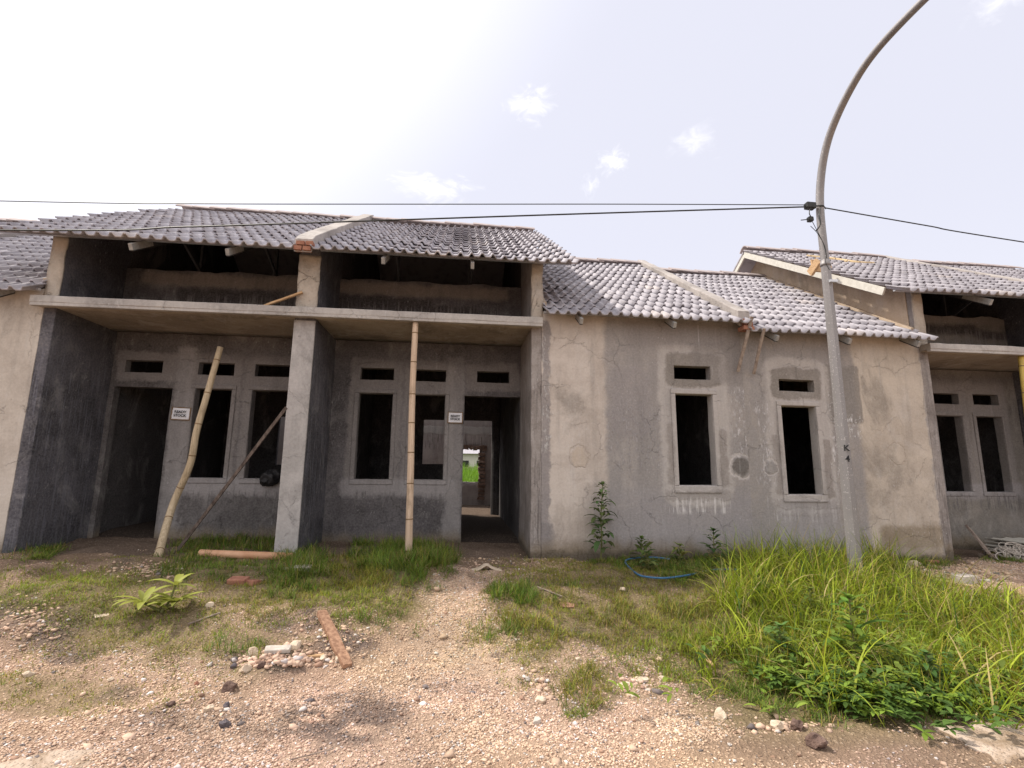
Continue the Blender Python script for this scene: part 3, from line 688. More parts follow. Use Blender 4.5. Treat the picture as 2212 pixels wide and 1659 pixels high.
def ground_sheet():
    def axis(a, b, st, far, gr=1.25):
        m_ = list(np.arange(a, b+st/2, st)); lo = []; hi = []; d = st; p = a
        while p > -far: d *= gr; p -= d; lo.append(p)
        d = st; p = m_[-1]
        while p < far: d *= gr; p += d; hi.append(p)
        return np.array(lo[::-1]+m_+hi)
    xs = axis(-6.0, 9.5, .028, 400); ys = axis(1.4, 7.7, .028, 400)
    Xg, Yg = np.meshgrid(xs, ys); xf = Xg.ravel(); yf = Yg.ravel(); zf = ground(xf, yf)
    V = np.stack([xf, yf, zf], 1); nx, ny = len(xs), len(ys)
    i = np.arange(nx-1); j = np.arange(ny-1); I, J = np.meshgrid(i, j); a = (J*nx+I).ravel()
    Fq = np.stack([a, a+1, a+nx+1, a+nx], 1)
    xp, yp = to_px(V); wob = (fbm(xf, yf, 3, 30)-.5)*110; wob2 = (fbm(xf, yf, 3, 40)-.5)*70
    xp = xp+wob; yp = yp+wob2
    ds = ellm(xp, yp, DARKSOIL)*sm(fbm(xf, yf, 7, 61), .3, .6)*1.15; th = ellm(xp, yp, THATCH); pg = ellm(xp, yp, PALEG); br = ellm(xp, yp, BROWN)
    c = np.empty((len(V), 3)); c[:] = (.48, .33, .225)
    n1 = fbm(xf, yf, 2.2, 51)[:, None]; c = c*(.62+.7*n1); c = c*(1+(fbm(xf, yf, 1.1, 52)-.5)[:, None]*np.array((.0, .10, -.25)))
    def mixc(m_, col_): 
        nonlocal c
        c = c*(1-m_[:, None])+np.array(col_)*m_[:, None]
    mixc(np.clip(pg, 0, 1)*.9, (.66, .48, .35)); mixc(np.clip(br, 0, 1)*.85, (.24, .165, .11))
    mixc(np.clip(ds*1.1, 0, 1)*.85, (.15, .115, .105)); mixc(np.clip(th, 0, 1)*.75, (.16, .14, .045))
    mixc(((yf > 6.5)*1.), (.2, .145, .11)); mixc(((yf > D0+1.15) & (yf < 11.5))*1., (.06, .047, .04)); mixc(sm(yf, 14.2, 15)*1., (.10, .16, .025))  # earth inside the houses darkened to paint in indoor shade
    m, g = new_mat('gravelly_earth', .95, .1)
    P = g.P(); t = g.attr('tint')
    v1 = g.voro(P, 42); v1c = g.voro(P, 42, out='Color'); v2 = g.voro(P, 95); n = g.noise(P, 20, 5, .65); nl = g.noise(P, 4, 5, .6)
    x, y, z = g.sep(v1c)
    c2 = g.mix(g.step(n, .35, .65)*.5, t, g.mix(.45, t, (.07, .05, .04)))
    c2 = g.mix(g.step(v1, .5, .2)*.42*g.step(x, .25, .6), c2, g.mix(.5, t, (.68, .55, .43)))
    c2 = g.mix(g.step(v1, .3, .55)*.75, c2, g.mix(.5, t, (.07, .05, .04)))
    c2 = g.mix(g.step(v2, .3, .65)*.35, c2, g.mix(.6, t, (.06, .045, .04)))
    c2 = g.mix(g.step(nl, .5, .7)*.25, c2, g.mix(.5, t, (.09, .07, .06)))
    g.put(g.b.inputs['Base Color'], c2)
    h = g.step(v1, .6, .05)*.6+g.step(v2, .6, .1)*.35+n*.6
    g.put(g.b.inputs['Normal'], g.bump(h, .012, 1.))
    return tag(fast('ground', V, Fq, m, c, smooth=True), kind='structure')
ground_sheet()

# ---- gravel: real chips of limestone
def ico():
    t = (1+5**.5)/2
    v = np.array([(-1, t, 0), (1, t, 0), (-1, -t, 0), (1, -t, 0), (0, -1, t), (0, 1, t), (0, -1, -t), (0, 1, -t), (t, 0, -1), (t, 0, 1), (-t, 0, -1), (-t, 0, 1)])/math.sqrt(1+t*t)
    f = np.array([(0, 11, 5), (0, 5, 1), (0, 1, 7), (0, 7, 10), (0, 10, 11), (1, 5, 9), (5, 11, 4), (11, 10, 2), (10, 7, 6), (7, 1, 8), (3, 9, 4), (3, 4, 2), (3, 2, 6), (3, 6, 8), (3, 8, 9), (4, 9, 5), (2, 4, 11), (6, 2, 10), (8, 6, 7), (9, 8, 1)])
    return v, f
IV, IF = ico()
def randrot(n):
    q = rng.normal(size=(n, 4)); q /= np.linalg.norm(q, axis=1)[:, None]; w_, x, y, z = q.T
    return np.stack([np.stack([1-2*(y*y+z*z), 2*(x*y-z*w_), 2*(x*z+y*w_)], 1), np.stack([2*(x*y+z*w_), 1-2*(x*x+z*z), 2*(y*z-x*w_)], 1), np.stack([2*(x*z-y*w_), 2*(y*z+x*w_), 1-2*(x*x+y*y)], 1)], 1)
m, g = new_mat('limestone_chips', .95, .1); M['chip'] = m
P = g.P(); t = g.attr('tint'); n = g.noise(P, 90, 3, .6); g.put(g.b.inputs['Base Color'], g.mix(g.step(n, .4, .7)*.45, t, g.mix(.5, t, (.2, .14, .1))))
def gravel():
    N = 620000
    u = rng.random(N); y = 1.9+(6.9-1.9)*u**1.45; x = rng.uniform(-1, 1, N)*(y*1.22+.3)+y*.1
    z = ground(x, y); xp, yp = to_px(np.stack([x, y, z], 1))
    wob = (fbm(x, y, 3, 30)-.5)*110; wob2 = (fbm(x, y, 3, 40)-.5)*70; xq = xp+wob; yq = yp+wob2
    pg = ellm(xq, yq, PALEG); ds = ellm(xq, yq, DARKSOIL)*sm(fbm(x, y, 7, 61), .3, .6)*1.15; th = ellm(xq, yq, THATCH); br = ellm(xq, yq, BROWN)
    prob = .34+.75*pg+.25*ds-.42*th-.4*br; prob *= .35+1.3*sm(fbm(x, y, 1.7, 60), .3, .65); prob *= np.where(y > D0, .25, 1)
    k = rng.random(N) < prob*.62; x, y, z, pg, ds, th = [a[k] for a in (x, y, z, pg, ds, th)]
    cx_, cy_, cr_ = [], [], []
    for (px_, py_, sx, sy, nn, ra, rb) in [(310, 1232, 70, 16, 240, .006, .02), (640, 1425, 90, 14, 150, .008, .03), (570, 1425, 60, 18, 90, .008, .026), (2060, 1245, 90, 22, 420, .008, .032), (1950, 1222, 50, 10, 60, .01, .035), (60, 1340, 80, 45, 260, .006, .018), (1340, 1470, 110, 25, 90, .006, .02), (1160, 1480, 40, 30, 50, .006, .02), (730, 1370, 70, 40, 200, .006, .018), (1700, 1570, 90, 14, 60, .008, .024), (2150, 1400, 50, 30, 80, .01, .03), (400, 1545, 300, 60, 90, .006, .022), (1050, 1215, 60, 12, 60, .006, .02)]:
        for _ in range(nn):
            p = gpt(random.gauss(px_, sx*.6), min(1650, random.gauss(py_, sy*.6))); cx_.append(p.x); cy_.append(p.y); cr_.append(ra+(rb-ra)*random.random()**2.4)
    nc = len(cx_); x = np.concatenate([x, cx_]); y = np.concatenate([y, cy_]); z = np.concatenate([z, ground(np.array(cx_), np.array(cy_))]); br = np.concatenate([br[k], np.zeros(nc)]); pg, ds, th = [np.concatenate([a, np.zeros(nc)]) for a in (pg, ds, th)]
    n = len(x); r = .0032+.0046*rng.random(n)**1.5; r = np.where(rng.random(n) < .03, r*rng.uniform(1.4, 2.2, n), r)
    r = np.where(rng.random(n) < .0004, rng.uniform(.017, .03, n), r); r[n-nc:] = cr_
    S = np.stack([r*rng.uniform(.8, 1.5, n), r*rng.uniform(.8, 1.3, n), r*rng.uniform(.45, .8, n)], 1)
    B = IV[None]*(1+rng.normal(0, .24, (n, 12, 1)))*S[:, None, :]
    ry = rng.uniform(0, 6.28, n); ca, sa = np.cos(ry), np.sin(ry)
    xx = B[..., 0]*ca[:, None]-B[..., 1]*sa[:, None]; yy = B[..., 0]*sa[:, None]+B[..., 1]*ca[:, None]
    tl = rng.normal(0, .25, n)[:, None]; zz = B[..., 2]+xx*tl*.6
    V = np.stack([xx+x[:, None], yy+y[:, None], zz+(z+S[:, 2]*.35)[:, None]], 2).reshape(-1, 3)
    Fq = (IF[None]+(np.arange(n)*12)[:, None, None]).reshape(-1, 3)
    b = rng.uniform(.68, 1.06, n)[:, None]*(.72+.5*fbm(x, y, 2.2, 51))[:, None]; c = np.array((.70, .505, .365))*b
    q = rng.random(n)[:, None]; c = np.where(q < .10, np.array((.42, .27, .19))*b, c); c = np.where(q > .9, np.array((.74, .67, .61))*b, c); c = np.where((q > .86) & (q < .9), np.array((.22, .19, .18))*b, c)
    c = c*(1-.3*np.clip(br, 0, 1)[:, None])*(1-.55*np.clip(ds, 0, 1)[:, None])*(1-.25*np.clip(th, 0, 1)[:, None]); hue = (fbm(x, y, 1.1, 52)-.5)[:, None]*np.array((.0, .10, -.22)); c = c*(1+hue)
    return tag(fast('gravel', V, Fq, M['chip'], np.repeat(c, 12, 0)), 'pale limestone chips strewn over the path and road', kind='stuff')
gravel()

# ---- grasses
m, g = new_mat('grass_blade', .6, .25); M['grass'] = m
t = g.attr('tint'); g.put(g.b.inputs['Base Color'], t)
tr = g.n('ShaderNodeBsdfTranslucent'); g.put(tr.inputs['Color'], t); mx = g.n('ShaderNodeMixShader'); mx.inputs[0].default_value = .35
out = m.node_tree.nodes['Material Output']; g.put(mx.inputs[1], g.b.outputs[0]); g.put(mx.inputs[2], tr.outputs[0]); g.put(out.inputs[0], mx.outputs[0])
def blades(P0, L, Wd, az, lean, curl, colr, seg=3, twist=None):
    """grass blades: root points, lengths, widths, azimuth, starting lean, curl; returns V, F, colours"""
    n = len(P0); ts = np.linspace(0, 1, seg+1); dx = np.cos(az); dy = np.sin(az)
    pos = P0.copy(); Vs = []; a = lean.copy(); tw = az+math.pi/2 + (0 if twist is None else twist)
    wx, wy = np.cos(tw), np.sin(tw)
    for k, t in enumerate(ts):
        w_ = Wd*(1-t**1.6)*.5*(0.75+.5*np.sin(min(t*3, 1.57)))+.0003
        Vs.append(np.stack([pos[:, 0]-wx*w_, pos[:, 1]-wy*w_, pos[:, 2]], 1)); Vs.append(np.stack([pos[:, 0]+wx*w_, pos[:, 1]+wy*w_, pos[:, 2]], 1))
        st = L/seg; pos = pos+np.stack([dx*np.sin(a)*st, dy*np.sin(a)*st, np.cos(a)*st], 1); a = a+curl/seg
    V = np.stack(Vs, 1)                                   # n, 2*(seg+1), 3
    m_ = 2*(seg+1); base = (np.arange(n)*m_)[:, None, None]
    Fq = (np.array([[2*k, 2*k+1, 2*k+3, 2*k+2] for k in range(seg)])[None]+base).reshape(-1, 4)
    return V.reshape(-1, 3), Fq, np.repeat(colr, m_, 0)
GR = [(430, 1310, 500, 100, .75, 0, .045), (200, 1285, 270, 50, 1.1, 0, .05), (560, 1290, 280, 75, .9, 2, .06), (1300, 1340, 300, 100, .95, 2, .07), (300, 1400, 280, 70, .5, 2, .04), (1330, 1240, 280, 40, .9, 2, .06), (780, 1290, 150, 60, 1., 0, .07), (1480, 1400, 180, 80, 1., 0, .08), (100, 1500, 250, 50, .5, 2, .03), (1250, 1460, 160, 60, .45, 2, .05), (160, 1262, 230, 34, 1, 0, .07), (60, 1300, 120, 22, .9, 0, .05), (70, 1190, 70, 16, 1, 1, .12), (520, 1168, 110, 22, 1.1, 1, .16), (420, 1190, 70, 20, 1, 1, .12), (470, 1235, 140, 30, 1, 1, .09), (250, 1340, 110, 40, .8, 0, .06), (350, 1375, 170, 40, .6, 2, .05),
      (440, 1340, 100, 40, .7, 1, .08), (620, 1265, 85, 45, 1.3, 1, .15), (660, 1225, 70, 30, 1.4, 1, .2), (780, 1250, 130, 45, 1.4, 2, .1), (840, 1205, 70, 28, 1.9, 1, .2), (930, 1215, 50, 32, 1.9, 1, .22), (880, 1240, 90, 30, 1.3, 1, .12), (700, 1300, 70, 40, .8, 2, .1),
      (800, 1320, 80, 40, .8, 1, .12), (860, 1290, 70, 30, .9, 2, .1), (900, 1360, 25, 14, .6, 1, .1), (500, 1395, 60, 30, .9, 1, .1), (560, 1360, 90, 40, .5, 2, .08), (225, 1420, 28, 14, 1, 0, .06), (330, 1450, 25, 10, .5, 0, .05), (120, 1490, 160, 30, .6, 2, .03), (330, 1500, 120, 40, .5, 2, .03), (30, 1480, 60, 25, .8, 2, .04),
      (1120, 1283, 48, 28, 2.2, 1, .15), (1200, 1280, 70, 30, .8, 1, .09), (1240, 1305, 90, 24, .6, 2, .08), (1350, 1325, 150, 45, 1.1, 2, .12), (1150, 1355, 90, 40, 1, 2, .12), (1110, 1370, 50, 30, 1, 1, .13), (1250, 1235, 90, 18, .9, 0, .09), (1380, 1215, 120, 22, 1.1, 1, .1), (1480, 1230, 110, 26, 1.4, 1, .12),
      (1560, 1400, 140, 60, 1.2, 0, .15), (1500, 1330, 90, 60, 1, 2, .14), (1450, 1390, 60, 30, .8, 2, .12), (1270, 1480, 55, 45, .9, 2, .1), (1250, 1520, 40, 25, .8, 1, .08), (1350, 1440, 80, 12, .5, 2, .07), (1650, 1500, 140, 40, .9, 1, .1), (1450, 1450, 90, 30, .5, 2, .08), (2120, 1330, 120, 60, .8, 2, .14), (2190, 1440, 80, 90, .9, 3, .16), (1980, 1215, 90, 14, .8, 1, .15), (2190, 1200, 50, 14, .9, 1, .1), (1900, 1520, 250, 50, .7, 1, .1), (1650, 1200, 300, 20, 1.2, 1, .2), (1850, 1370, 270, 130, 1.1, 0, .24)]
GC = [np.array(c) for c in ((.23, .275, .028), (.125, .195, .028), (.25, .24, .04), (.36, .26, .03))]
def short_grass():
    N = 1100000
    u = rng.random(N); y = 2.0+(7.55-2.0)*u**.9; x = rng.uniform(-1, 1, N)*(y*1.15+.4)+y*.1
    z = ground(x, y); xp, yp = to_px(np.stack([x, y, z], 1))
    xp = xp+(fbm(x, y, 5, 70)-.5)*110; yp = yp+(fbm(x, y, 5, 80)-.5)*60
    best = np.zeros(N); kind = np.zeros(N, int); L0 = np.full(N, .06)
    for (cx, cy, rx, ry, a, kd, L) in GR:
        d = a*np.clip(1.3-((xp-cx)/rx)**2-((yp-cy)/ry)**2, 0, 1); mk = d > best; best = np.where(mk, d, best); kind = np.where(mk, kd, kind); L0 = np.where(mk, L, L0)
    cl = sm(fbm(x, y, 9, 90), .36, .62); k = rng.random(N) < best*(.2+.9*cl)*.5
    k &= ~((y > 7.58)); 
    x, y, z, kind, L0, best = [a[k] for a in (x, y, z, kind, L0, best)]; n = len(x)
    L = L0*rng.uniform(.35, 1.05, n); W_ = .0032+.010*L*rng.uniform(.5, 1.2, n)
    kind = np.where(rng.random(n) < .3, rng.integers(0, 3, n), kind); c = np.array(GC)[kind]*rng.uniform(.5, 1.45, n)[:, None]*(.65+.7*fbm(x, y, 3, 95))[:, None]; dead = rng.random(n) < .16; c[dead] = np.array((.36, .27, .12))*rng.uniform(.6, 1.1, dead.sum())[:, None]
    hue = rng.normal(0, .12, n); c[:, 0] *= 1+hue
    V, Fq, C = blades(np.stack([x, y, z-.004], 1), L, W_, rng.uniform(0, 6.28, n), np.abs(rng.normal(.75, .4, n)), rng.uniform(.1, 1.4, n), c)
    return tag(fast('short_grass', V, Fq, M['grass'], C), 'patchy short grass on the earth in front of the houses', kind='stuff')
short_grass()
TG = [(1600, 1480, 90, 40, .4), (2150, 1300, 70, 60, .6), (1980, 1330, 110, 50, .9), (2190, 1430, 70, 70, .8), (1700, 1310, 130, 80, 1.3), (1620, 1330, 70, 90, .9), (1830, 1300, 140, 60, 1.1), (1800, 1400, 180, 90, 1.3), (1950, 1380, 150, 90, 1.2), (2050, 1450, 120, 90, 1.0), (1700, 1420, 110, 60, .9), (1600, 1400, 70, 50, .7), (1900, 1480, 200, 60, .8), (2150, 1500, 90, 70, .8), (1720, 1230, 150, 25, .8), (1910, 1225, 60, 22, .9), (2160, 1380, 60, 60, .5)]
def tall_grass():
    # tufts: each tuft throws a fan of long arching blades
    pts = []
    tries = 0
    while len(pts) < 700 and tries < 120000:
        tries += 1
        y = random.uniform(2.7, 6.3); x = random.uniform(1.4, 5.6)
        xp, yp = to_px(np.array([[x, y, float(ground(x, y))]])); a = float(ellm(xp, yp, TG)[0])
        if random.random() < a: pts.append((x, y))
    Ps, L, W_, az, ln, cu, c = [], [], [], [], [], [], []
    for (x, y) in pts:
        nb = random.randint(7, 22); far = min(1, max(0, (y-3)/2.2)); tl = random.uniform(.3, .62)*(.62+.45*far)
        hue = random.random(); da = random.uniform(0, 6.28); dz = random.uniform(0, .5)
        for _ in range(nb):
            px_, py_ = x+random.gauss(0, .035), y+random.gauss(0, .035)
            Ps.append((px_, py_, float(ground(px_, py_))-.01)); L.append(tl*random.uniform(.4, 1.25)); W_.append(random.uniform(.0045, .0105))
            az.append(random.uniform(0, 6.28) if random.random() > dz else random.gauss(da, .7)); ln.append(abs(random.gauss(.38, .36))); cu.append(random.uniform(.2, 2.5))
            q = random.random()
            if q < .11: cc = np.array((.42, .33, .15))
            elif q < .26: cc = np.array((.33, .28, .05))
            elif q < .36: cc = np.array((.07, .13, .03))
            else: cc = np.array((.27, .34, .022))*(1-hue*.6)+np.array((.13, .25, .022))*hue*.6+np.array((.02, .0, 0))
            c.append(cc*random.uniform(.65, 1.35))
    for _ in range(260):      # long single blades that fall over the rest
        x, y = random.choice(pts); x += random.gauss(0, .06); y += random.gauss(0, .06)
        Ps.append((x, y, float(ground(x, y))-.01)); L.append(random.uniform(.4, .72)); W_.append(random.uniform(.009, .015)); az.append(random.uniform(0, 6.28)); ln.append(random.uniform(.1, .7)); cu.append(random.uniform(.6, 2.2))
        c.append(np.array((.36, .42, .04))*random.uniform(.6, 1.25) if random.random() < .85 else np.array((.5, .4, .18)))
    V, Fq, C = blades(np.array(Ps), np.array(L), np.array(W_), np.array(az), np.array(ln), np.array(cu), np.array(c), 7, rng.normal(0, .5, len(L)))
    return tag(fast('tall_grass', V, Fq, M['grass'], C), 'thick clump of long yellow green grass round the foot of the lamp post', kind='stuff')
tall_grass()

# ------------------------------------------------------------------ leaves and weeds
def leaf(mb, cols, base, d, L, wd, droop, colr, n=5, fold=.25, lobed=False):
    """a real leaf blade: two rows of quads either side of a midrib, drooping along its length"""
    d = Vector(d).normalized(); side = d.cross(Vector((0, 0, 1)))
    if side.length < .05: side = Vector((1, 0, 0))
    side.normalize(); p = Vector(base); n0 = len(mb.v); a = 0
    for k in range(n+1):
        t = k/n; w_ = wd*.5*(math.sin(math.pi*min(1, t*.93+.05))**.8)
        if lobed: w_ *= .65+.35*abs(math.sin(t*9))
        upn = side.cross(d).normalized()
        for sgn in (-1, 0, 1): mb.v.append(tuple(p+side*sgn*w_+upn*(abs(sgn)*w_*fold))); cols.append(colr)
        if k < n:
            p = p+d*(L/n); d = (d+Vector((0, 0, -droop/n))).normalized()
    for k in range(n):
        q = n0+3*k; mb.f += [(q, q+1, q+4, q+3), (q+1, q+2, q+5, q+4)]
def leafy(name, base, h, nl, ll, wd, label, cat='weed', hue=(.085, .14, .03), lean=(0, 0), whorl=False, group=None, droop=.9, crown=.35):
    t = thing(name, base, label, cat, group or 'weeds along the wall and in the grass'); b = MB(); top = Vector(base)+Vector((lean[0], lean[1], h)); base = Vector(base)
    pts = [base.lerp(top, k/6)+Vector((math.sin(k*1.3)*.012*h, math.cos(k)*.012*h, 0)) for k in range(7)]; pts[0] = base-Vector((0, 0, .03))
    b.tube(pts, [.008*h+.0035-.0009*k*h for k in range(7)], 6)
    mb = MB(); cols = []; br = MB()
    for k in range(nl):
        f = .12+.88*(k+.5)/nl; p = base.lerp(top, f); a = k*2.4+random.uniform(-.4, .4)
        q = 1-abs(f-.42)*.9; dirv_ = Vector((math.cos(a), math.sin(a), random.uniform(-.1, .8)+f*.3)); s_ = ll*q*random.uniform(.5, 1.3)
        cc = np.array(hue)*random.uniform(.6, 1.4); cc[0] *= random.uniform(.8, 1.35)
        st = p+dirv_.normalized()*ll*.35*(1-f*.6)
        br.tube([p, st], [.003, .002], 5)
        leaf(mb, cols, st, dirv_, s_, wd*q*random.uniform(.8, 1.15), droop*random.uniform(.6, 1.5), tuple(cc))
        if random.random() < .55:
            d2 = Vector((math.cos(a+.9), math.sin(a+.9), .5)); leaf(mb, cols, p.lerp(st, .6), d2, s_*.6, wd*.6, droop, tuple(cc*1.15))
    for k in range(int(8*crown*3)):
        a = k*2.4; leaf(mb, cols, top, (math.cos(a), math.sin(a), .6+random.random()), ll*.4*random.uniform(.5, 1), wd*.5, .6, tuple(np.array(hue)*random.uniform(1, 1.7)))
    obj('stem', b.v+br.v, b.f+[tuple(i+len(b.v) for i in f) for f in br.f], M['stem'], t, recalc=False)
    fo = obj('foliage', mb.v, mb.f, M['grass'], t, smooth=True, recalc=False)
    at_ = fo.data.color_attributes.new('tint', 'FLOAT_COLOR', 'POINT'); at_.data.foreach_set('color', np.concatenate([np.array(cols), np.ones((len(cols), 1))], 1).astype(np.float32).ravel())
    return t
M['stem'] = simple_mat('green_stem', (.1, .12, .035), (.17, .16, .06), 10, .7, bump=0)
def onwall(x, ytop, Y, ybot):
    p = atY(x, ybot, Y); q = atY(x, ytop, Y); z = float(ground(p[0], Y)); return Vector((p[0], Y, z)), q[2]-z
b_, h_ = onwall(1297, 1048, 6.3, 1195); leafy('weed', b_, h_, 46, .21, .085, 'tallest dark green weed standing against the beige part of the wall', hue=(.10, .15, .05), droop=1.5, lean=(.04, 0))
for (x, yt, Y, ll, lab, hu) in [(1388, 1165, 6.2, .13, 'low sparse weed growing inside the loop of the blue hose', (.08, .12, .03)), (1470, 1178, 5.9, .1, 'small pale green weed above the lower bend of the blue hose', (.15, .19, .05)),
                           (1545, 1148, 6.15, .14, 'bushy dark weed against the grey wall left of the long grass', (.06, .11, .03)), (1400, 1195, 5.8, .09, 'small weed with broad leaves in front of the loop of hose', (.12, .17, .05))]:
    b_, h_ = onwall(x, yt, Y, 1230); leafy('weed', b_, max(.2, h_), 24, ll*1.35, .065, lab, hue=hu)
for (x, y, h, ll, wd, lab, hu) in [(1850, 1455, .52, .17, .055, 'tall broad-leaved weed rising through the middle of the long grass', (.13, .21, .03)), (1690, 1440, .28, .1, .045, 'pale green weed at the left front of the long grass', (.11, .19, .05)),
                               (1755, 1350, .3, .1, .04, 'weed with reddish lower leaves half hidden in the long grass', (.16, .2, .04)), (2010, 1500, .25, .09, .04, 'dark low weed at the right front of the long grass', (.07, .13, .03))]:
    leafy('weed', gpt(x, y), h, 28, ll*1.25, wd*1.3, lab, hue=hu)
# rosette plant
def rosette():
    p = gpt(345, 1322); t = thing('rosette_plant', p, 'pale yellow green plant with long spreading leaves in the left grass', 'plant'); 
    b = MB(); cols = []; st = MB()
    heads = [(p+Vector((-.13, 0, .07)), 12), (p+Vector((.12, -.02, .07)), 15), (p+Vector((.08, .04, .2)), 6)]
    st.tube([p+Vector((0, 0, -.02)), p+Vector((.06, .01, .08)), heads[2][0]], [.012, .01, .007], 6); st.tube([p+Vector((0, 0, .01)), heads[0][0]], [.01, .008], 6); st.tube([p+Vector((.02, 0, .03)), heads[1][0]], [.01, .008], 6)
    for c0, n in heads:
        for k in range(n):
            a = k*2*math.pi/n+random.uniform(-.25, .25); L = random.uniform(.18, .29); cc = np.array((.3, .32, .06))*random.uniform(.75, 1.15)*random.uniform(.8, 1.35)
            leaf(b, cols, c0, (math.cos(a), math.sin(a), random.uniform(.05, .9)), L, L*.22, random.uniform(.5, 1.3), tuple(cc), 7)
    st.build('stem', M['stem'], t)
    fo = obj('foliage', b.v, b.f, M['grass'], t, smooth=True, recalc=False); at_ = fo.data.color_attributes.new('tint', 'FLOAT_COLOR', 'POINT')
    at_.data.foreach_set('color', np.concatenate([np.array(cols), np.ones((len(cols), 1))], 1).astype(np.float32).ravel())
rosette()
# creeping ground cover along the front of the long grass
def cover():
    b = MB(); cols = []
    for _ in range(700):
        x, y = random.gauss(1880, 170), random.gauss(1520, 45)
        lim = 1480+max(0, (x-1650))*.0
        if y < 1440 or y > 1460+(x-1500)*.28: continue
        p = gpt(x, y); h = random.uniform(.02, .13)
        cc0 = np.array((.085, .15, .03)) if random.random() < .6 else np.array((.18, .27, .035))
        for k in range(random.randint(4, 7)):
            a = random.uniform(0, 6.28); L = random.uniform(.035, .08)
            leaf(b, cols, p+Vector((0, 0, h)), (math.cos(a), math.sin(a), random.uniform(-.1, .6)), L, L*.55, .6, tuple(cc0*random.uniform(.6, 1.4)), 3, lobed=True)
    for _ in range(80):
        x, y = random.gauss(1860, 150), random.gauss(1450, 55)
        p = gpt(x, y)
        if not (2.5 < p.y < 5.4): continue
        h = random.uniform(.06, .3); cc0 = np.array((.19, .26, .04)) if random.random() < .7 else np.array((.09, .16, .035))
        for k in range(random.randint(5, 9)):
            a = random.uniform(0, 6.28); L = random.uniform(.05, .11)
            leaf(b, cols, p+Vector((random.gauss(0, .03), random.gauss(0, .03), h*random.uniform(.5, 1))), (math.cos(a), math.sin(a), random.uniform(-.1, .8)), L, L*.36, .9, tuple(cc0*random.uniform(.6, 1.4)), 4)
    fo = obj('ground_cover', b.v, b.f, M['grass'], None, smooth=True, recalc=False); at_ = fo.data.color_attributes.new('tint', 'FLOAT_COLOR', 'POINT')
    at_.data.foreach_set('color', np.concatenate([np.array(cols), np.ones((len(cols), 1))], 1).astype(np.float32).ravel())
    tag(fo, 'broad green leaves growing in and along the road side of the long grass', kind='stuff')
cover()

# ------------------------------------------------------------------ props of bamboo and timber
def bamboo(name, pts, r, mat, label, joints, cat='bamboo pole'):
    t = thing(name, pts[0], label, cat, 'bamboo poles propped at the porches' if name == 'bamboo_prop' else None)
    P_ = [Vector(p) for p in pts]; dense = []; rad = []; n = 44
    L = [0]
    for a, b in zip(P_, P_[1:]): L.append(L[-1]+(b-a).length)
    def at(s_):
        for k in range(len(P_)-1):
            if s_ <= L[k+1]+1e-6:
                f = (s_-L[k])/(L[k+1]-L[k]); p0 = P_[max(0, k-1)]; p3 = P_[min(len(P_)-1, k+2)]; a, b = P_[k], P_[k+1]
                return .5*((2*a)+(b-p0)*f+(2*p0-5*a+4*b-p3)*f*f+(3*a-p0-3*b+p3)*f**3)
    js = [L[-1]*(k+.45)/joints for k in range(joints)]
    for k in range(n+1):
        s_ = L[-1]*k/n; dense.append(at(s_)); rad.append(r*(1-.16*k/n))
    culm = MB().tube(dense, rad, 14).build('culm', mat, t, smooth=True)
    for s_ in js:
        jb = MB(); p = at(s_); d = (at(min(L[-1], s_+.02))-at(max(0, s_-.02))).normalized(); rr = r*(1-.16*s_/L[-1])
        jb.tube([p-d*.008, p-d*.003, p+d*.003, p+d*.008], [rr*.99, rr*1.07, rr*1.07, rr*.99], 14, cap=False)
        jb.build('joint', M['joint'], culm, smooth=True)
    return t
g0 = gpt(340, 1205); g0.z -= .03
def onray(x, y, Y): return Vector(atY(x, y, Y))
bamboo('bamboo_prop', [g0, onray(372, 1095, 6.62), onray(410, 1005, 6.6), onray(425, 930, 6.6), onray(448, 850, 6.65), onray(476, 750, 6.72)], .044, M['bamboo'], 'bent bamboo pole leaning at the left porch beside the tilted sign', 7)
p0 = gpt(883, 1208); p1 = onray(897, 712, 6.38)
bamboo('bamboo_prop', [Vector((p0.x, 6.33, p0.z-.0)), Vector((p0.x-.02, 6.34, 1.0)), Vector((p1.x, 6.38, 2.0)), Vector((p1.x, 6.38, 2.972))], .045, M['bamboo_pale'], 'straight pale bamboo pole propping up the canopy of the middle porch', 8)
bamboo('bamboo_prop', [Vector((8.36, 6.4, -.15)), Vector((8.42, 6.4, 1.4)), Vector((8.49, 6.4, 2.85))], .048, M['bamboo_yellow'], 'yellow bamboo pole under the canopy at the right edge', 7)
b = MB(); pb = gpt(883, 1212); pb = Vector((p0.x, 6.3, p0.z))
for k, (dx, dy, w_, d_, a) in enumerate([(-.07, -.06, .1, .07, .3), (.06, -.05, .12, .06, -.4), (0, .07, .1, .06, 1.2)]):
    b.bar(pb+Vector((dx-.05*math.cos(a), dy-.05*math.sin(a), .01+.012*k)), pb+Vector((dx+.06*math.cos(a), dy+.06*math.sin(a), .016+.012*k)), d_, .022)
tag(obj('packing_stones', rough(b.v, .01, 14), b.f, M['limestone'], None, loc=pb), 'white packing slabs under the foot of the straight bamboo pole', 'stone')
def plank(name, a, b_, wd, th, mat, label, cat='timber', upv=(0, 0, 1), amp=.004):
    m_ = MB(); m_.bar(a, b_, wd, th, upv, seg=8); lo = Vector(a) if a[2] < b_[2] else Vector(b_)
    return tag(obj(name, rough(m_.v, amp, 9), m_.f, mat, None, loc=lo, bevel=.003), label, cat, {'wood_batten': 'battens hanging at the firewall', 'stick': 'sticks lying in the grass'}.get(name))
q0 = gpt(381, 1195); q1 = onray(619, 880, 6.46)
plank('timber_brace', (q0.x, 6.75, q0.z), q1, .038, .026, M['wooddark'], 'thin dark timber leaning against the middle pillar', upv=(0, 1, 0))
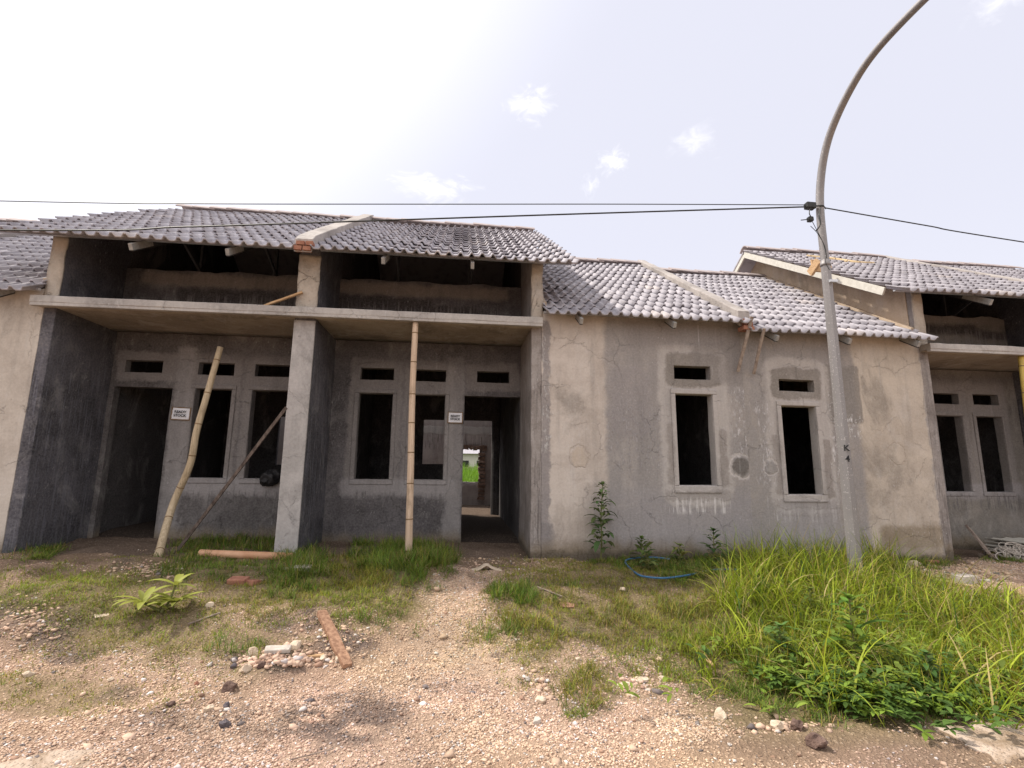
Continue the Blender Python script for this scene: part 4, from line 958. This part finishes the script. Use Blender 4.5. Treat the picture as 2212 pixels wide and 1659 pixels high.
plank('wood_lath', onray(654, 631, 6.44), onray(562, 664, 6.36), .025, .04, M['wood'], 'short raw wood lath lying on the canopy against the wall end', upv=(0, 1, 0))
plank('wood_batten', onray(1624, 684, 6.16), onray(1594, 803, 6.42), .045, .02, M['woodgrey'], 'left one of two wooden battens hanging at the firewall end', upv=(0, 1, 0))
plank('wood_batten', onray(1651, 709, 6.16), onray(1628, 808, 6.42), .04, .02, M['woodgrey'], 'right one of two wooden battens hanging at the firewall end', upv=(0, 1, 0))
a_ = gpt(693, 1335); c_ = gpt(751, 1444)
plank('plank', a_+Vector((0, 0, .05)), c_+Vector((0, 0, .015)), .075, .035, M['woodred'], 'reddish brown plank lying across the stony bank by the path', amp=.009)
a_ = gpt(1485, 1378); c_ = gpt(1540, 1446); plank('stick', a_+Vector((0, 0, .03)), c_+Vector((0, 0, .02)), .028, .012, M['wood'], 'pale flat stick lying on the grass left of the long grass')
a_ = gpt(1160, 1275); c_ = gpt(1215, 1292); plank('stick', a_+Vector((0, 0, .03)), c_+Vector((0, 0, .015)), .014, .012, M['woodgrey'], 'thin stick lying by the dark green tuft right of the path')
a_ = gpt(405, 1355); c_ = gpt(475, 1332); plank('stick', a_+Vector((0, 0, .02)), c_+Vector((0, 0, .03)), .014, .012, M['woodgrey'], 'thin bare stick lying to the right of the pale rosette plant')
a_ = gpt(625, 1646); c_ = gpt(722, 1624); plank('twig', a_+Vector((0, 0, .008)), c_+Vector((0, 0, .012)), .006, .006, M['woodgrey'], 'thin dark twig lying on the gravel at the bottom edge')
# bamboo, board and splintered scraps on the right hand roof
zz = lambda Y: -.125+hz_at(Y)+.1
def onroof(x, y, dz=.06):
    Y = 8.; 
    for _ in range(30):
        p = atY(x, y, Y); Y = Y+.5*((p[2]-(-.125+hz_at(Y)+dz))/(HS+.0)*1.)*-1 if False else Y
        d = px_ray(x, y); Y = (EYE-(-.125)-HE[1]+HS*HE[0]-dz)/(HS-d[2]/d[1])
    return Vector(atY(x, y, Y))
bamboo('bamboo_pole', [onroof(1742, 555), onroof(1800, 561), onroof(1850, 568), onroof(1886, 570)], .05, M['bamboo_tan'], 'yellow bamboo pole lying along the tiles of the right hand roof', 6)
pr = onroof(1764, 574, .12); b = MB(); b.bar(pr+Vector((-.09, 0, 0)), pr+Vector((.26, -.02, -.02)), .03, .24, (0, .2, 1)); b.bar(pr+Vector((-.1, -.02, -.0)), pr+Vector((-.1, -.1, -.12)), .05, .26, (0, .2, 1))
tag(obj('wood_board', rough(b.v, .004), b.f, M['wood'], None, loc=pr), 'small wooden board box resting on the roof behind the lamp post', 'board')

# ------------------------------------------------------------------ pipe, hose, bag, signs
a_ = gpt(452, 1196); c_ = gpt(634, 1211); a_.z += .04; c_.z += .05; c_.y = 6.16; a_.y = 6.42
t = thing('drain_pipe', a_, 'orange drain pipe lying in the grass at the foot of the pillar', 'pipe')
dn = (c_-a_).normalized(); b = MB(); b.tube([a_, c_], .045, 20, cap=False); b.tube([c_, c_-dn*.5], .041, 20, cap=False)
n0 = 20; b.f += [(20+k, 20+(k+1) % 20, 40+(k+1) % 20, 40+k) for k in range(20)]
b.build('pipe_body', M['pvc'], t, smooth=True, recalc=False)
def curve_pts(ctrl, n=60):
    P_ = [Vector(c) for c in ctrl]; o = []
    for k in range(len(P_)-1):
        p0, a, b_, p3 = P_[max(0, k-1)], P_[k], P_[k+1], P_[min(len(P_)-1, k+2)]
        for i in range(n//(len(P_)-1)):
            f = i/(n//(len(P_)-1)); o.append(.5*((2*a)+(b_-p0)*f+(2*p0-5*a+4*b_-p3)*f*f+(3*a-p0-3*b_+p3)*f**3))
    return o+[P_[-1]]
hp = []
for (x, y, dz) in [(1412, 1203, .06), (1375, 1198, .07), (1352, 1208, .06), (1351, 1222, .04), (1375, 1243, .02), (1400, 1252, .03), (1440, 1257, .035), (1490, 1249, .035), (1530, 1240, .035), (1568, 1236, .03), (1620, 1236, .02)]:
    p = gpt(x, min(y, 1226) if y < 1226 else y); p.z += dz; p.y = min(p.y, 6.25); hp.append(p)
MBh = MB().tube(curve_pts(hp, 90), .0105, 8); tag(obj('garden_hose', MBh.v, MBh.f, M['hose'], None, loc=hp[5], smooth=True), 'blue hose looping through the grass below the bedroom wall', 'hose')
# black bag hanging over the left porch window sill
bp = Vector(((-2.66), D0+1.131, .905)); V = []; 
ivv, iff = bmesh.new(), None
bmesh.ops.create_icosphere(ivv, subdivisions=4, radius=1)
for v in ivv.verts:
    c0 = v.co.copy(); q = Vector((c0.x*.14, c0.y*.11, c0.z*.115)); q.z -= .02+.06*abs(c0.x)**2*(c0.x < 0); q += mn.noise_vector(c0*1.7)*.035+mn.noise_vector(c0*4.5)*.016
    v.co = q+Vector((0, -.05, .03))
mesh = bpy.data.meshes.new('cloth_bundle'); ivv.to_mesh(mesh); ivv.free(); mesh.shade_smooth(); mesh.materials.append(M['black'])
o = bpy.data.objects.new('cloth_bundle', mesh); COL.objects.link(o); o.location = bp; tag(o, 'black crumpled bundle hanging over the sill of the left porch window', 'bundle')
def text_mesh(s_, size, depth=.0008, off=.0):
    cu = bpy.data.curves.new('t', 'FONT'); cu.body = s_; cu.size = size; cu.align_x = 'CENTER'; cu.align_y = 'CENTER'; cu.extrude = depth; cu.offset = off; cu.space_line = 1.0
    o = bpy.data.objects.new('t', cu); COL.objects.link(o); dg = bpy.context.evaluated_depsgraph_get(); me = bpy.data.meshes.new_from_object(o.evaluated_get(dg))
    COL.objects.unlink(o); bpy.data.objects.remove(o); return me
def sign(x0, y0, x1, y1, tilt, label, crumple):
    Y = D0+1.131-.022; a, c = atY(x0, y0, Y), atY(x1, y1, Y); cx_, cz_ = (a[0]+c[0])/2, (a[2]+c[2])/2; w_, h_ = c[0]-a[0], a[2]-c[2]
    t = thing('paper_sign', (cx_, Y, cz_), label, 'sign', 'ready stock signs'); t.rotation_euler = (0, tilt, 0)
    n = 10; V = []; Fs = []
    for i in range(n+1):
        for j in range(n+1):
            V.append((w_*(i/n-.5), crumple*mn.noise(Vector((i*.45, j*.5, x0))), h_*(j/n-.5)))
    for i in range(n):
        for j in range(n): q = i*(n+1)+j; Fs.append((q, q+n+1, q+n+2, q+1))
    me = bpy.data.meshes.new('sheet'); me.from_pydata(V, [], Fs); me.materials.append(M['paper']); me.shade_smooth(); o = bpy.data.objects.new('sheet', me); COL.objects.link(o); o.parent = t
    md = o.modifiers.new('thick', 'SOLIDIFY'); md.thickness = .004
    b = MB(); e = .012
    for (xa, xb, za, zb) in ((-w_/2-e, w_/2+e, h_/2, h_/2+e), (-w_/2-e, w_/2+e, -h_/2-e, -h_/2), (-w_/2-e, -w_/2, -h_/2, h_/2), (w_/2, w_/2+e, -h_/2, h_/2)): b.box((xa, -.003, za), (xb, .012, zb))
    me = bpy.data.meshes.new('border'); me.from_pydata(rough(b.v, .004, 20), [], b.f); me.materials.append(M['joint']); o = bpy.data.objects.new('border', me); COL.objects.link(o); o.parent = t
    tm = text_mesh('READY\nSTOCK', h_*.33, .001, .0012); tm.transform(Matrix.Rotation(R(90), 4, 'X')); tm.materials.clear(); tm.materials.append(M['ink'])
    o = bpy.data.objects.new('lettering', tm); COL.objects.link(o); o.parent = t; o.location = (0, -crumple*1.1-.008, -h_*.02); o.scale = (min(1.25, w_*.72/max(.01, o.dimensions.x)),)*3
sign(969, 891, 998, 913, R(.8), 'white READY STOCK sign on the post beside the open doorway', .003)
sign(373, 881, 408, 906, R(2.2), 'crumpled white READY STOCK sign near the leaning bamboo pole', .012)

# ------------------------------------------------------------------ lamp post and cables
pg_ = gpt(1840, 1228); PX, PY_ = 4.45, 5.27
gz = float(ground(PX, PY_))
t = thing('lamp_post', (PX, PY_, gz), 'tall grey street lamp post with an arm curving over the road, marked K 4', 'lamp post')
path = [(PX, PY_, gz-.1), (PX, PY_, .8), (PX, PY_, 1.7), (PX, PY_, 2.7), (PX, PY_, 3.62)]
MB().tube(path, [.074, .069, .064, .059, .054], 8, phase=R(22.5)).build('shaft', M['pole'], t, bevel=.004)
arm = [(PX, PY_, 3.60), (PX, PY_-.0, 4.3), (PX, PY_-.07, 4.74), (PX, 5.05, 5.1), (PX, 4.82, 5.36), (PX, 4.53, 5.56), (PX, 4.27, 5.655), (PX, 3.95, 5.69), (PX, 3.55, 5.69), (PX, 3.0, 5.66)]
ap = curve_pts(arm, 72); MB().tube(ap, [.049-.014*k/len(ap) for k in range(len(ap))], 14).build('arm', M['pole'], t, smooth=True)
MB().tube([(PX, PY_, 3.59), (PX, PY_, 3.61), (PX, PY_, 3.66)], [.061, .059, .051], 14).build('collar', M['pole'], t, smooth=True)
b = MB(); b.tube([(PX, 3.08, 5.66), (PX, 2.95, 5.65), (PX, 2.65, 5.63), (PX, 2.45, 5.61)], [.04, .09, .1, .03], 12); b.build('lamp_head', M['pole'], t, smooth=True)
for z_, s_ in ((1.36, 'K'), (1.24, '4')):
    a_ = R(-118); tm = text_mesh(s_, .10, .002, .001); tm.transform(Matrix.Rotation(R(90), 4, 'X')); tm.materials.clear(); tm.materials.append(M['ink'])
    o = bpy.data.objects.new('lettering', tm); COL.objects.link(o); o.parent = t; d = Vector((-.30, -.954, 0)); o.location = d*.071+Vector((0, 0, z_-gz)); o.rotation_euler = (0, 0, R(-17.5))
b = MB()
b.box((PX-.2, PY_-.05, 4.33), (PX-.08, PY_+.03, 4.41)); obj('cable_clamp', rough(b.v, .008, 9), b.f, M['cable'], t, bevel=.012)
b = MB(); b.box((PX-.2, PY_-.06, 4.15), (PX-.14, PY_-.0, 4.21)); obj('cable_clamp', rough(b.v, .008, 9), b.f, M['cable'], t, bevel=.01)
b = MB(); b.tube(curve_pts([(PX-.15, PY_-.03, 4.36), (PX-.19, PY_-.05, 4.25), (PX-.17, PY_-.05, 4.18), (PX-.25, PY_-.05, 4.16), (PX-.31, PY_-.05, 4.15)], 20), .006, 6)
b.tube(curve_pts([(PX-.05, PY_-.07, 4.32), (PX-.1, PY_-.1, 4.2), (PX-.1, PY_-.1, 4.08), (PX-.15, PY_-.08, 4.0)], 20), .008, 6)
b.tube(curve_pts([(PX-.16, PY_-.05, 4.14), (PX-.12, PY_-.07, 4.0), (PX-.08, PY_-.09, 3.85), (PX-.055, PY_-.09, 3.7), (PX-.07, PY_-.09, 3.6), (PX-.03, PY_-.09, 3.5)], 26), .004, 6)
b.tube(curve_pts([(PX-.19, PY_-.05, 4.08), (PX-.13, PY_-.08, 3.97), (PX-.07, PY_-.1, 3.8), (PX-.06, PY_-.1, 3.65)], 20), .004, 6)
b.tube([(PX-.1, PY_-.02, 4.37), (PX+.0, PY_-.06, 4.36), (PX+.08, PY_-.0, 4.36)], .009, 6)
b.build('loose_wire', M['cable'], t)
b = MB(); b.box((PX-.035, PY_-.1, 3.35), (PX+.06, PY_-.07, 3.38)); b.build('band_clip', M['zinc'], t)
def cable(pts, r, label):
    b = MB().tube(curve_pts(pts, 80), r, 6); tag(obj('cable', b.v, b.f, M['cable'], None, loc=pts[0]), label, 'cable', 'cables on the lamp post')
Y5 = PY_
k_ = lambda x, y, Y: Vector(atY(x, y, Y))
cable([Vector((-14, 5.5, 3.45)), k_(0, 434, 5.5), k_(430, 440, 5.4), k_(900, 441, 5.35), k_(1350, 441, 5.3), Vector((PX-.17, PY_-.01, 4.385))], .0055, 'upper thin black cable running left from the lamp post above the roofs')
cable([Vector((-14, 5.4, 3.0)), k_(0, 497, 5.45), k_(400, 490, 5.4), k_(800, 477, 5.35), k_(1250, 462, 5.3), Vector((PX-.17, PY_-.01, 4.36))], .009, 'lower thick black cable dipping left from the lamp post across the tiles')
cable([Vector((PX+.06, PY_, 4.37)), k_(2000, 487, 5.27), k_(2212, 523, 5.27), Vector((16, 5.3, 3.4))], .0075, 'single black cable running right from the lamp post')

# ------------------------------------------------------------------ stones, bricks, rubble
def rock(name, p, size, mat, label, cat='stone', seed=0, flat=.7, group=None):
    bm_ = bmesh.new(); bmesh.ops.create_icosphere(bm_, subdivisions=3, radius=1); rs = random.Random(seed)
    off = Vector((rs.uniform(0, 50), rs.uniform(0, 50), 0)); sx, sy = size*rs.uniform(.85, 1.2), size*rs.uniform(.75, 1.05)
    for v in bm_.verts:
        c0 = v.co.copy(); k = 1+.38*mn.noise(c0*1.3+off)+.2*mn.noise(c0*3+off)+.07*mn.noise(c0*8+off)
        # flatten along a few random chipping planes
        v.co = Vector((c0.x*sx, c0.y*sy, c0.z*size*flat))*k
    for _ in range(5):
        nrm = Vector((rs.gauss(0, 1), rs.gauss(0, 1), rs.gauss(.3, .7))).normalized(); dd = size*rs.uniform(.5, .72)
        for v in bm_.verts:
            e = v.co.dot(nrm)-dd
            if e > 0: v.co -= nrm*e*.92
    me = bpy.data.meshes.new(name); bm_.to_mesh(me); bm_.free(); me.materials.append(mat)
    o = bpy.data.objects.new(name, me); COL.objects.link(o); o.location = Vector(p)+Vector((0, 0, size*flat*.42)); o.rotation_euler = (0, 0, rs.uniform(0, 6.28)); return tag(o, label, cat, group)
for k, (x, y, s_, mt, lab) in enumerate([
    (493, 1492, .05, 'darkstone', 'round dark brown stone lying alone on the gravel below the rubble'), (487, 1570, .036, 'slate', 'small blackish stone on the gravel nearest the bottom left'),
    (425, 1478, .016, 'brick', 'tiny red brick chip on the gravel left of the round brown stone'), (528, 1450, .042, 'limestone', 'pale lump at the left end of the rubble line'), (566, 1440, .034, 'darkstone', 'brown lump in the middle of the rubble line'),
    (548, 1412, .05, 'limestone', 'pale pointed stone at the top left of the rubble line'), (640, 1400, .05, 'limestone', 'broad pale stone on the right of the rubble line'), (505, 1440, .03, 'slate', 'dark stone half buried at the left of the rubble'),
    (735, 1425, .035, 'limestone', 'pale stone touching the lower end of the reddish plank'), (700, 1422, .028, 'limestone', 'small pale stone left of the lower end of the plank'),
    (1556, 1547, .045, 'limestone', 'cream stone alone on the gravel in front of the grass'), (1680, 1572, .045, 'limestone', 'pale stone left of the brown pair near the creeping leaves'), (1722, 1575, .05, 'darkstone', 'brown lumpy stone under the creeping leaves'),
    (1757, 1610, .06, 'darkstone', 'large flat reddish brown stone nearest the bottom right'), (1162, 1470, .022, 'cement', 'grey shard at the grass edge right of the path'), (1140, 1468, .02, 'cement', 'small bluish shard left of the other grey shard'),
    (1168, 1518, .034, 'limestone', 'cream stone below the grey shards right of the path'), (1160, 1560, .03, 'cement', 'whitish broken stone nearest the road right of the path'), (1250, 1425, .022, 'limestone', 'pale stone on the small grass patch right of the path'),
    (1430, 1468, .025, 'limestone', 'pale stone right of the broken tile pieces'), (1368, 1505, .028, 'limestone', 'cream stone just below the broken tile pieces'), (1345, 1275, .035, 'limestone', 'pale stone on the grass below the blue hose'),
    (905, 1205, .07, 'limestone', 'pointed pale stone beside the straight bamboo pole'), (1975, 1220, .06, 'limestone', 'pale lump at the foot of the right hand wall corner'), (1930, 1215, .05, 'limestone', 'pale rubble lump left of the wall corner'),
    (452, 1310, .035, 'limestone', 'cream stone in the grass right of the gravel mound'), (60, 1462, .03, 'limestone', 'pale stone at the left edge of the yellowish grass'), (240, 1470, .02, 'limestone', 'small white stone by the yellowish grass'), (450, 1535, .03, 'limestone', 'yellowish stone above the small blackish stone'),
    (680, 1240, .03, 'limestone', 'pale stone in the grass below the pipe end'), (370, 1525, .026, 'darkstone', 'small brown stone left of the yellowish stone'), (490, 1525, .026, 'slate', 'dark chip between the brown stone and the yellowish stone'), (1585, 1400, .028, 'cement', 'white stone by the flat pale stick')]):
    rock('stone', gpt(x, y), s_, M[mt], lab, seed=k+11, group='stones scattered on the ground')
def block(name, p, dims, rz, mat, label, cat='brick', tiltx=0, amp=.005):
    b = MB(); b.box((-dims[0]/2, -dims[1]/2, 0), (dims[0]/2, dims[1]/2, dims[2])); me = bpy.data.meshes.new(name)
    bm_ = bmesh.new(); vs = [bm_.verts.new(v) for v in b.v]; [bm_.faces.new([vs[i] for i in f]) for f in b.f]; bmesh.ops.subdivide_edges(bm_, edges=bm_.edges[:], cuts=4, use_grid_fill=True)
    off = Vector((p[0]*9, p[1]*9, 0))
    for v in bm_.verts: v.co += mn.noise_vector(v.co*14+off)*amp+mn.noise_vector(v.co*40+off)*amp*.5
    bmesh.ops.recalc_face_normals(bm_, faces=bm_.faces); bm_.to_mesh(me); bm_.free(); me.materials.append(mat)
    o = bpy.data.objects.new(name, me); COL.objects.link(o); o.location = Vector(p)-Vector((0, 0, .008)); o.rotation_euler = (tiltx, 0, rz); bv = o.modifiers.new('b', 'BEVEL'); bv.width = .004; bv.limit_method = 'ANGLE'; bv.angle_limit = R(50); return tag(o, label, cat, {'tile_piece': 'broken tile pieces on the ground', 'brick': 'red bricks lying about', 'cement_brick': 'cement bricks lying about'}.get(name))
block('brick', gpt(515, 1260), (.17, .1, .06), R(-8), M['brick'], 'left half of a broken red brick lying in the grass', tiltx=R(10))
block('brick', gpt(545, 1263), (.12, .1, .055), R(-30), M['brick'], 'right half of a broken red brick lying in the grass', tiltx=R(-6))
block('cement_brick', gpt(2085, 1258), (.25, .13, .085), R(12), M['cement'], 'pale cement brick lying on the rubble at the right', 'brick')
block('cement_brick', gpt(645, 1232), (.24, .12, .05), R(5), M['cement'], 'dusty cement brick under the end of the orange pipe', 'brick')
block('brick', Vector((6.35, 6.2, float(ground(6.35, 6.2)))), (.18, .09, .06), R(20), M['brick'], 'dark red brick piece at the foot of the right hand wall', 'brick')
block('tile_piece', gpt(1345, 1480), (.14, .075, .014), R(24), M['limestone'], 'larger cracked pale tile piece lying on the gravel', 'tile', tiltx=R(-5), amp=.003)
block('tile_piece', gpt(1382, 1466), (.13, .06, .014), R(18), M['limestone'], 'cracked pale tile piece lying behind the larger one', 'tile', tiltx=R(8), amp=.003)
block('tile_piece', gpt(1395, 1490), (.06, .035, .012), R(-25), M['cement'], 'small grey tile chip in front of the tile pieces', 'tile', amp=.003)
block('cardboard', gpt(232, 1325), (.16, .09, .008), R(40), M['limestone'], 'flat pale board scrap left of the rosette plant', 'board', tiltx=R(12), amp=.006)
block('slab_piece', gpt(600, 1405), (.17, .07, .03), R(6), M['cement'], 'flat grey slab lying on top of the rubble line', 'slab', tiltx=R(8), amp=.006)
block('wood_scrap', gpt(680, 1415), (.13, .04, .015), R(8), M['wood'], 'flat wood scrap between the rubble and the plank', 'timber', amp=.004)
block('tile_piece', gpt(100, 1600), (.11, .05, .012), R(8), M['woodred'], 'flat reddish tile piece near the bottom left corner', 'tile', amp=.004)
block('tile_piece', gpt(1225, 1308), (.13, .09, .012), R(-10), M['woodred'], 'brownish dead leaf coloured tile piece in the grass right of the path', 'tile', tiltx=R(10), amp=.012)
# curled piece of sheet by the doorway
pc = gpt(1050, 1232); V = []; Fs = []; n = 14
for i in range(n+1):
    for j in range(5):
        a = i/n-.5; V.append((a*.34, (j/4-.5)*.16, .055*math.exp(-(a*5)**2)+.012+.008*mn.noise(Vector((i*.5, j*.8, 3)))))
for i in range(n):
    for j in range(4): q = i*5+j; Fs.append((q, q+5, q+6, q+1))
o = obj('curled_sheet', [Vector(v)+pc for v in V], Fs, M['limestone'], None, loc=pc, smooth=True); md = o.modifiers.new('s', 'SOLIDIFY'); md.thickness = .006
tag(o, 'curled dusty sheet scrap lying on the path before the doorway', 'scrap')
# concrete apron pieces at the two bottom corners
def pave(name, cx, cy, rx, ry, label, lift=.004):
    """thin worn screed: a ragged sheet that follows the ground and sinks into it at places"""
    c0 = gpt(cx, cy); a0 = gpt(cx+rx, cy); b0 = gpt(cx, cy-ry); R1 = (a0-c0).length; R2 = (b0-c0).length
    n = 26; V = []; Fs = []
    for i in range(n+1):
        for j in range(n+1):
            u, v = i/n*2-1, j/n*2-1; e = 1+.25*mn.noise(Vector((u*2, v*2, cx)))
            x, y = c0.x+u*R1*e, c0.y+v*R2*e; d = max(abs(u), abs(v)); k = math.hypot(u, v)
            V.append((x, y, float(ground(x, y, False))+lift+.004-.03*max(0, k-.72)+.008*mn.noise(Vector((x*7, y*7, 0)))))
    for i in range(n):
        for j in range(n): q = i*(n+1)+j; Fs.append((q, q+n+1, q+n+2, q+1))
    o = obj(name, V, Fs, M['screed'], None, loc=c0, smooth=True); md = o.modifiers.new('s', 'SOLIDIFY'); md.thickness = .03; md.offset = -1
    return tag(o, label, 'paving')
pave('paving_slab', 2170, 1598, 90, 24, 'dusty paving slab at the bottom right edge', .012)
pave('concrete_patch', 110, 1645, 110, 20, 'worn pale concrete patch in the bottom left corner')

# ------------------------------------------------------------------ things under the right hand porch
zr = float(ground(8.3, 6.9))
a_ = onray(2092, 1140, 7.2); c_ = onray(2142, 1190, 6.75); plank('plank', a_, Vector((c_.x, c_.y, float(ground(c_.x, c_.y))+.05)), .16, .03, M['woodgrey'], 'dark plank leaning against the sill wall of the right porch', upv=(0, 1, .3))
b = MB(); base = Vector((8.55, 7.0, zr))
for k in range(5):
    V, Fs = panel(lambda u, v: ((u, v, base.z+.06+.045*k+.012*math.sin(u*30+k)), (0, 0, -1)), 8.45+.02*k, 9.4, 6.7, 7.35, [], .012, .08); b.add(V, Fs)
tag(obj('sheet_stack', b.v, b.f, M['white'], None, loc=base), 'stack of whitish sheets on the floor of the right porch', 'sheets')
b = MB()
for k in range(26):
    c0 = Vector((8.32+random.gauss(0, .12), 6.72+random.gauss(0, .06), zr+.05+abs(random.gauss(0, .07)))); r_ = random.uniform(.08, .16); tl = random.uniform(-.4, .4)
    b.tube([c0+Vector((math.cos(q)*r_, math.sin(q)*r_*.45, math.sin(q)*r_*.5+tl*math.cos(q)*.06)) for q in np.linspace(0, 6.1, 22)], .006, 5)
tag(obj('wire_bundle', b.v, b.f, M['cement'], None, loc=(8.32, 6.72, zr)), 'coiled heap of grey strapping before the sheet stack', 'wire')
block('wood_block', gpt(2135, 1206), (.22, .09, .07), R(-10), M['woodgrey'], 'timber offcut on the ground before the right porch', 'timber')

# ------------------------------------------------------------------ beyond the knocked-out rear opening
def field():
    n = 9000; y = rng.uniform(14.6, 30, n); x = rng.uniform(-1, 3.2, n)+y*.02; z = ground(x, y)
    c = np.array((.16, .30, .02))*rng.uniform(.6, 1.3, n)[:, None]
    V, Fq, C = blades(np.stack([x, y, z], 1), rng.uniform(.4, 1.0, n)*(.8+.05*(y-14)), rng.uniform(.02, .035, n), rng.uniform(0, 6.28, n), np.abs(rng.normal(.2, .2, n)), rng.uniform(.2, 1.2, n), c, 3)
    tag(fast('field_grass', V, Fq, M['grass'], C), 'bright green field grass seen through the rear opening', kind='stuff')
field()
t = thing('far_house', (1.4, 44, -.2), 'low white house far off across the field, seen through the doorway', 'house')
b = MB(); b.box((-.6, 44, -.2), (5.4, 48, 2.2)); b.build('wall', M['white'], t)
b = MB(); b.add([(-1, 43.6, 2.2), (5.8, 43.6, 2.2), (5.8, 48.4, 2.2), (-1, 48.4, 2.2), (-1, 46, 3.3), (5.8, 46, 3.3)], [(0, 1, 5, 4), (2, 3, 4, 5), (0, 4, 3), (1, 2, 5), (0, 3, 2, 1)]); b.build('roof', M['tile'], t)
for xx in (.4, 1.8, 3.4):
    b = MB(); b.box((xx, 43.97, .7), (xx+.7, 44.02, 1.6)); b.build('window', M['black'], t)
t = thing('board_fence', (1, 34, -.2), 'grey fence across the field seen through the doorway', 'fence')
for k in range(12):
    b = MB(); b.box((-1+.6*k, 34, -.2), (-.92+.6*k, 34.08, 1.15)); b.build('post', M['woodgrey'], t)
for z_ in (.5, .95): b = MB(); b.box((-1.2, 33.96, z_), (6, 33.997, z_+.1)); b.build('rail', M['woodgrey'], t)
